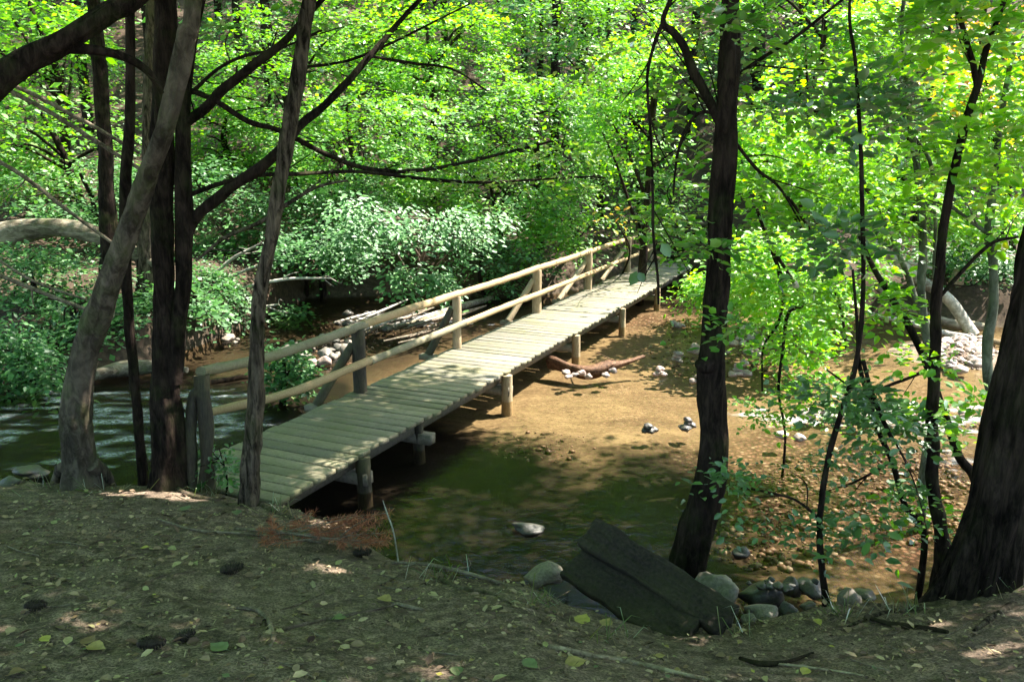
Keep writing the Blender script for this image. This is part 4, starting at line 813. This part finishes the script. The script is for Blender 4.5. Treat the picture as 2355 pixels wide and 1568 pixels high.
for k in range(22):
    a = (rs.uniform(760, 960), rs.uniform(735, 790)); ln = rs.uniform(60, 190); a2 = (a[0] + ln, a[1] - ln * rs.uniform(.2, .42))
    stick('drift_stick', 'washed up stick in the drift pile behind the handrail', 'stick', [(*a, rs.uniform(3, 6)), ((a[0] + a2[0]) / 2, (a[1] + a2[1]) / 2 + rs.uniform(-4, 4), 6), (*a2, 3)], (DEAD, TWIG, LOGM)[k % 3], z=.06 + rs.rand() * .12, group='drift pile sticks', seed=30 + k)
stick('log', 'mossy yellow green log edging the drift pile', 'log', [(960, 742, 14), (1040, 712, 16), (1130, 685, 12)], LOGM, z=.1, seed=60, seg=10)
dw = stick('driftwood', 'reddish brown driftwood log with a raised pale arm in the shallows', 'driftwood', [(1262, 838, 22), (1310, 846, 30), (1360, 852, 30), (1400, 848, 24), (1430, 838, 13, .1), (1480, 818, 8, .2)], DRIFT, z=.05, seed=61, seg=16, bump_=.34, twigs=6)
for k, (px, py) in enumerate(((1300, 857), (1318, 862), (1336, 858), (1352, 866), (1375, 850), (1392, 862), (1408, 852), (1306, 866))):
    rock('pale stone heaped against the driftwood log', G(px, py, .06), .08, ROCKP, 'stones against the driftwood', k, None, k)
stick('log', 'bleached white fallen trunk sloping down behind the V sapling', 'log', [(1935, 505, 10, 17.5), (2020, 565, 18, 17.3), (2110, 640, 24, 17), (2180, 690, 26, 16.8), (2240, 770, 28, 16.5)], DEAD, 17, seed=62, seg=12)
stick('log', 'long bleached white pole lying level above the stony bar', 'log', [(2000, 722, 9), (2080, 740, 11), (2170, 765, 13), (2262, 782, 14), (2340, 796, 12)], DEAD, 16.3, seed=63, seg=10)
stick('log', 'thin bleached branch above the sloping white trunk', 'log', [(2010, 600, 7), (2060, 598, 8), (2120, 612, 8), (2170, 622, 6)], DEAD, 17.6, seed=64, twigs=3)
stick('log', 'grey fallen trunk lying low behind the white pole', 'log', [(2010, 660, 14), (2100, 715, 18), (2190, 745, 22), (2260, 752, 20)], LOGM, 17.2, seed=65, seg=12)
b_ = P(2192, 738, 18.5); mb = MB(); g_ = float(hgt(b_[0], b_[1])); tube(mb, [(b_[0], b_[1], g_ - .2), (b_[0], b_[1], g_ + .3), P(2190, 652, 18.5)], [.11, .11, .1], 12, 5, .05, 5); single('post', mb, POSTW, 'weathered orange brown wooden post standing on the far bank at right', 'post', (b_[0], b_[1], g_))
stick('stick', 'long dark stick along the bank edge left of the half buried rock', 'stick', [(900, 1292, 6, .74), (990, 1298, 9, .76), (1090, 1322, 10, .75), (1185, 1352, 9, .71)], TWIG, z=.7, seed=70, twigs=3)
def gstick(label, pts, mat, seed, group=None, twigs=0, lift=.012):
    q = [];
    for px, py, wpx in pts:
        zz = 1.0
        for _ in range(12): c = G(px, py, zz); zz = .5 * zz + .5 * (float(hgt(c[0], c[1])) + lift)
        c = G(px, py, zz); q.append((c, WD(wpx, c[1], py) / 2))
    mb = MB(); cc = tube(mb, [a for a, _ in q], [b for _, b in q], 8, 6, .1, seed); rng = np.random.RandomState(seed)
    for k in range(twigs):
        i = rng.randint(len(cc)); e = cc[i] + rng.randn(3) * [.14, .14, .02] + [0, 0, .02]; tube(mb, [cc[i], e], [q[0][1] * .5, .0015], 5, 3, 0, k)
    return single('stick', mb, mat, label, 'stick', q[0][0], group)
gstick('pale peeled stick lying at the bottom middle of the forest floor', [(1245, 1482, 13), (1340, 1502, 14), (1440, 1520, 14), (1540, 1542, 12), (1640, 1566, 10), (1720, 1590, 7)], STICKM, 71)
gstick('thin whitish stick right of the pale peeled one', [(1755, 1522, 6), (1830, 1530, 6), (1910, 1540, 5), (1985, 1552, 4)], STICKM, 72)
gstick('curved brown stick near the middle of the forest floor', [(545, 1395, 8), (590, 1402, 11), (615, 1425, 11), (628, 1460, 10), (622, 1485, 7)], TWIG, 73, twigs=2)
gstick('long thin dark twig pointing right from the curved brown stick', [(640, 1448, 8), (720, 1428, 8), (800, 1412, 7), (880, 1396, 5), (960, 1372, 4)], TWIG, 74, twigs=4)
gstick('grey twig running under the dead pine branch', [(360, 1192, 5), (450, 1218, 6), (560, 1226, 7), (650, 1236, 7), (740, 1246, 5)], TWIG, 75, twigs=5)
gstick('short thick stick among the leaves below the flat rock', [(900, 1385, 9), (940, 1395, 12), (975, 1400, 8)], TWIG, 76)
gstick('dark curled root lying right of the rotten boards', [(1700, 1512, 8), (1750, 1525, 12), (1810, 1520, 9), (1870, 1500, 6)], BARKD, 77)
gstick('dark stick lying in front of the massive right trunk', [(1990, 1418, 9), (2060, 1436, 13), (2130, 1444, 13), (2180, 1452, 8)], BARKD, 78)
rt_ = np.random.RandomState(21)
for k in range(60):
    px, py = rt_.uniform(0, 2354), rt_.uniform(1220, 1560)
    if py < np.interp(px, [c[0] for c in _cr], [c[1] for c in _cr]) + 30: continue
    a = rt_.uniform(-.5, .5); ln = rt_.uniform(30, 110)
    gstick('thin brown twig scattered on the forest floor', [(px, py, 3), (px + ln * .5 * math.cos(a), py + ln * .5 * math.sin(a) + rt_.uniform(-5, 5), 4), (px + ln * math.cos(a), py + ln * math.sin(a), 2)], TWIG, 200 + k, 'twigs on the forest floor')
# upright pale stem
c = G(916, 1282, .72); mb = MB(); tube(mb, [c - [0, 0, .05], P(905, 1225, c[1]), P(890, 1180, c[1] + .05), P(880, 1150, c[1] + .1)], [.006, .006, .005, .003], 6, 5, .05, 9)
single('stem', mb, DEAD, 'single thin pale stem standing upright at the bank edge', 'stem', c)

# dead pine branch with rust red needles
c0 = G(590, 1228, .62); pr = root('pine_branch', 'dead fallen pine branch with rust red needles at the bank edge', 'pine branch', c0); mw, mn = MB(), MB(); rng = np.random.RandomState(4)
def hz(px, py, up=.03):
    zz = .6
    for _ in range(10): q_ = G(px, py, zz); zz = .5 * zz + .5 * (max(.35, float(hgt(q_[0], q_[1]))) + up)
    return G(px, py, zz)
main = [hz(540, 1215), hz(640, 1222, .05), hz(740, 1236, .08), hz(830, 1245, .12)]; cc = tube(mw, main, [.012, .011, .009, .005], 7, 8, .1, 1)
ends = []
for k in range(34):
    i = rng.randint(4, len(cc)); o = cc[i]; tx, ty = rng.choice([rng.uniform(590, 740), rng.uniform(760, 890)]), rng.uniform(1172, 1258)
    e = P(tx, ty, o[1] + rng.uniform(-.25, .25)); e[2] = max(e[2], float(hgt(e[0], e[1])) + .02); e = o + (e - o) * min(1, .75 / np.linalg.norm(e - o)); tube(mw, [o, (o + e) / 2 + rng.randn(3) * .03, e], [.005, .0035, .002], 5, 4, 0, k); ends.append((o, e))
for o, e in ends:
    for t in np.linspace(.35, 1.05, 15):
        p = o + (e - o) * t; n = 9; dv = nrm(nrm(e - o) * .55 + rng.randn(n, 3) * .6); leaves(mn, rng, np.repeat(p[None], n, 0), dv, rng.randn(n, 3), .055, 0, .07)
part('twig', mw, TWIG, pr); part('needles', mn, NEEDLE, pr, kind='stuff')

# ------------------------------------------------------------------ litter, fallen leaves, cones
def on_ground(px, py, lift=.008):
    zz = 1.0
    for _ in range(14): q_ = G(px, py, zz); zz = .5 * zz + .5 * (float(hgt(q_[0], q_[1])) + lift)
    return G(px, py, zz)
rng = np.random.RandomState(8); n = 34000; mb = MB()
lx = rng.uniform(-6.5, 5.5, n); ly = 1.6 + 6.2 * rng.rand(n) ** .8; k = ly < np.interp(lx, CRX, CRY) + .12; lx, ly = lx[k], ly[k]
k = vn(lx * 1.6, ly * 1.6, 12) + rng.rand(len(lx)) * .5 > .55; lx, ly = lx[k], ly[k]
pos = np.stack([lx, ly, hgt(lx, ly) + rng.uniform(.002, .012, len(lx))], 1); dv = nrm(rng.randn(len(lx), 3) * [1, 1, .15])
nn = UP[None] + rng.randn(len(lx), 3) * .3; h = len(lx) // 2
leaves(mb, rng, pos[:h], dv[:h], nn[:h], .03, 1, .55); leaves(mb, rng, pos[h:], dv[h:], nn[h:], .055, 0, .08)
h2_ = rng.randint(0, len(lx), 1500); leaves(mb, rng, pos[h2_] + [0, 0, .006], dv[h2_], nn[h2_], .065, 1, .6)
single('leaf_litter', mb, LITTER, 'dry brown leaf crumbs and needles strewn over the near forest floor', 'leaf litter', (0, 4, 1), kind='stuff')
def fallen(label, px, py, wpx, mat, seed, group=None):
    c = on_ground(px, py, .012); rng = np.random.RandomState(seed); l = WD(wpx * .8, c[1], py); a = rng.uniform(0, 6.28); u = np.array([math.cos(a), math.sin(a), 0]); s_ = np.cross(UP, u); V = []; nx, ny = 9, 5; curl = rng.uniform(.1, .5) * rng.choice([-1, 1, 1]); fold = rng.uniform(.1, .5)
    for i in range(nx):
        t = i / (nx - 1); hw = (math.sin(math.pi * min(1, t * 1.02 + .02) ** .8) * .36 + .01) * (1 + .12 * (i % 2))
        for j in range(ny):
            q_ = (j / (ny - 1) - .5) * 2; V.append(c + l * (u * (t - .5) + s_ * q_ * hw + UP * (fold * abs(q_) ** 1.3 * hw + curl * (t - .5) ** 2 * .6 + .05)))
    f = [(i * ny + j, (i + 1) * ny + j, (i + 1) * ny + j + 1, i * ny + j + 1) for i in range(nx - 1) for j in range(ny - 1)]
    mb = MB(); mb.add(V, f); tube(mb, [V[ny // 2], V[ny // 2] - u * l * .2 + UP * .004], [.0012, .001], 5, 2, 0)
    return single('fallen_leaf', mb, mat, label, 'leaf', c, group)
FL = [('yellow leaf lying alone on the dark soil at left of the middle', 332, 1260, 24, FY_), ('bright green leaf lying on the floor by the pine cones', 502, 1490, 66, FG_), ('wide ochre leaf below the dead pine branch', 882, 1380, 48, FO_), ('pale green leaf beside the long dark twig', 778, 1420, 42, FG_), ('pale olive leaf at the left of the bottom pine cone', 222, 1492, 60, FO_),
      ('brown curled leaf above the pale olive leaf', 205, 1474, 52, FB_), ('yellow slip of a leaf at the lower left', 105, 1470, 40, FY_), ('ochre leaf under the left end of the pale peeled stick', 1325, 1524, 70, FO_), ('green ragged leaf at the bottom below the pale peeled stick', 1220, 1530, 58, FG_), ('orange brown leaf just right of the pale peeled stick', 1518, 1508, 30, FO_),
      ('green leaf at the bottom edge near the middle', 1050, 1545, 50, FG_), ('yellow leaf lying on the lower rotten board foot', 1340, 1425, 60, FY_), ('ochre leaf curled in front of the lower board', 1395, 1432, 50, FO_), ('yellow green leaf on the floor right of the boulders', 1880, 1432, 34, FY_), ('pale leaf stuck on top of the big grey boulder', 1600, 1400, 20, FY_),
      ('brown leaf at the centre of the floor below the curved stick', 715, 1470, 40, FB_), ('blue green leaf near the foot of the forked tree', 428, 1170, 40, FG_), ('green leaf left of the dead pine branch', 545, 1180, 36, FG_), ('yellow leaf by the bottom right sticks', 1850, 1545, 40, FY_), ('brown leaf at the far lower left', 40, 1545, 44, FB_)]
for k, (lab, px, py, wp_, m_) in enumerate(FL): fallen(lab, px, py, wp_, m_, k)
rng = np.random.RandomState(14); c_ = 0
while c_ < 90:
    px, py = rng.uniform(0, 2354), rng.uniform(1130, 1568)
    if py < np.interp(px, [c[0] for c in _cr], [c[1] for c in _cr]) + 14: continue
    i = rng.choice(4, p=[.2, .12, .4, .28]); fallen(('small yellow fallen leaf on the forest floor', 'small green fallen leaf on the forest floor', 'small brown fallen leaf on the forest floor', 'small ochre fallen leaf on the forest floor')[i], px, py, rng.uniform(9, 20) * (.6 + (py - 1100) / 600), (FY_, FG_, FB_, FO_)[i], 300 + c_, ('yellow', 'green', 'brown', 'ochre')[i] + ' leaves strewn on the forest floor'); c_ += 1
def cone(label, px, py, wpx, a, seed):
    c = on_ground(px, py, .02); l = WD(wpx, c[1], py); mb = MB(); u = np.array([math.cos(a), math.sin(a), .05]); s_ = nrm(np.cross(UP, u)); w_ = np.cross(u, s_); r0 = l * .26; c = c + UP * r0 * .5; n = 90
    tube(mb, [c - u * l * .48, c, c + u * l * .48], [r0 * .5, r0 * .75, r0 * .2], 8, 4, 0)
    for k in range(n):
        t = k / n; ph = k * 2.39996; rr_ = r0 * (math.sin(math.pi * (.12 + .84 * t)) ** .7); p = c + u * l * (t - .5) * .95; o = s_ * math.cos(ph) + w_ * math.sin(ph); tn = np.cross(u, o); e = p + o * rr_ * 1.05 + u * l * .05; b = p + o * rr_ * .4; hw = r0 * .36
        mb.add([b, e - tn * hw - u * l * .01, e + u * l * .035 + o * r0 * .1, e + tn * hw - u * l * .01, e - u * l * .02 - o * r0 * .12], [(0, 1, 2), (0, 2, 3), (1, 4, 2), (2, 4, 3), (0, 4, 1), (0, 3, 4)])
    return single('pine_cone', mb, CONE, label, 'pine cone', c, 'pine cones on the forest floor', smooth=False)
cone('big dark pine cone left of the green leaf at the bottom', 348, 1484, 62, .05, 1); cone('dark pine cone lying slanted right of the big one', 425, 1466, 48, .7, 2); cone('pine cone in the middle of the left forest floor', 532, 1312, 52, .4, 3); cone('small dark pine cone at the bank edge by the pine branch', 832, 1274, 42, .1, 4); cone('half hidden pine cone at the lower left', 82, 1396, 48, .1, 5)

rng = np.random.RandomState(31); mb = MB()
for px, py, rx, n in ((480, 1128, 60, 90), (250, 1120, 60, 40), (640, 1172, 40, 40), (1010, 1322, 90, 60), (1240, 1385, 60, 60), (1420, 1462, 60, 40), (1930, 1408, 60, 60), (2080, 1400, 60, 60), (2300, 1352, 60, 60), (1700, 1452, 50, 30), (120, 1118, 60, 30)):
    for k in range(int(n * .35)):
        p = on_ground(px + rng.randn() * rx * .5, py + abs(rng.randn()) * 10, 0); l = rng.uniform(.06, .2); dv = nrm(rng.randn(3) * [.6, .6, .1] + [0, 0, .8]); e = p + dv * l; b = e + np.array([dv[0], dv[1], -.3]) * l * .6; s_ = nrm(np.cross(dv, rng.randn(3))) * .0035
        mb.add([p - s_, p + s_, e + s_ * .8, e - s_ * .8, b], [(0, 1, 2, 3), (3, 2, 4)])
single('grass', mb, leaf_mat('thin grass', [(0, (.05, .09, .02)), (.6, (.12, .14, .04)), (1, (.28, .22, .1))], 1.4), 'thin grass blades along the edge of the near bank', 'grass', (0, 5, .6), kind='stuff')
for k, pts in enumerate((((1010, 1330, 10), (1060, 1352, 13), (1120, 1362, 11), (1180, 1392, 7)), ((2120, 1398, 18), (2060, 1404, 14), (2000, 1418, 10), (1950, 1440, 6)), ((2330, 1390, 20), (2280, 1420, 16), (2240, 1450, 10)), ((600, 1160, 14), (640, 1180, 11), (700, 1200, 8)), ((390, 1118, 20), (440, 1140, 14), (500, 1150, 8)))):
    gstick(('knobbly root along the bank edge by the upright pale stem', 'root running left from the massive right trunk', 'root running down toward the viewer from the massive right trunk', 'root at the foot of the slim brown trunk', 'root at the foot of the forked tree')[k], pts, BARKM, 400 + k, lift=.0)
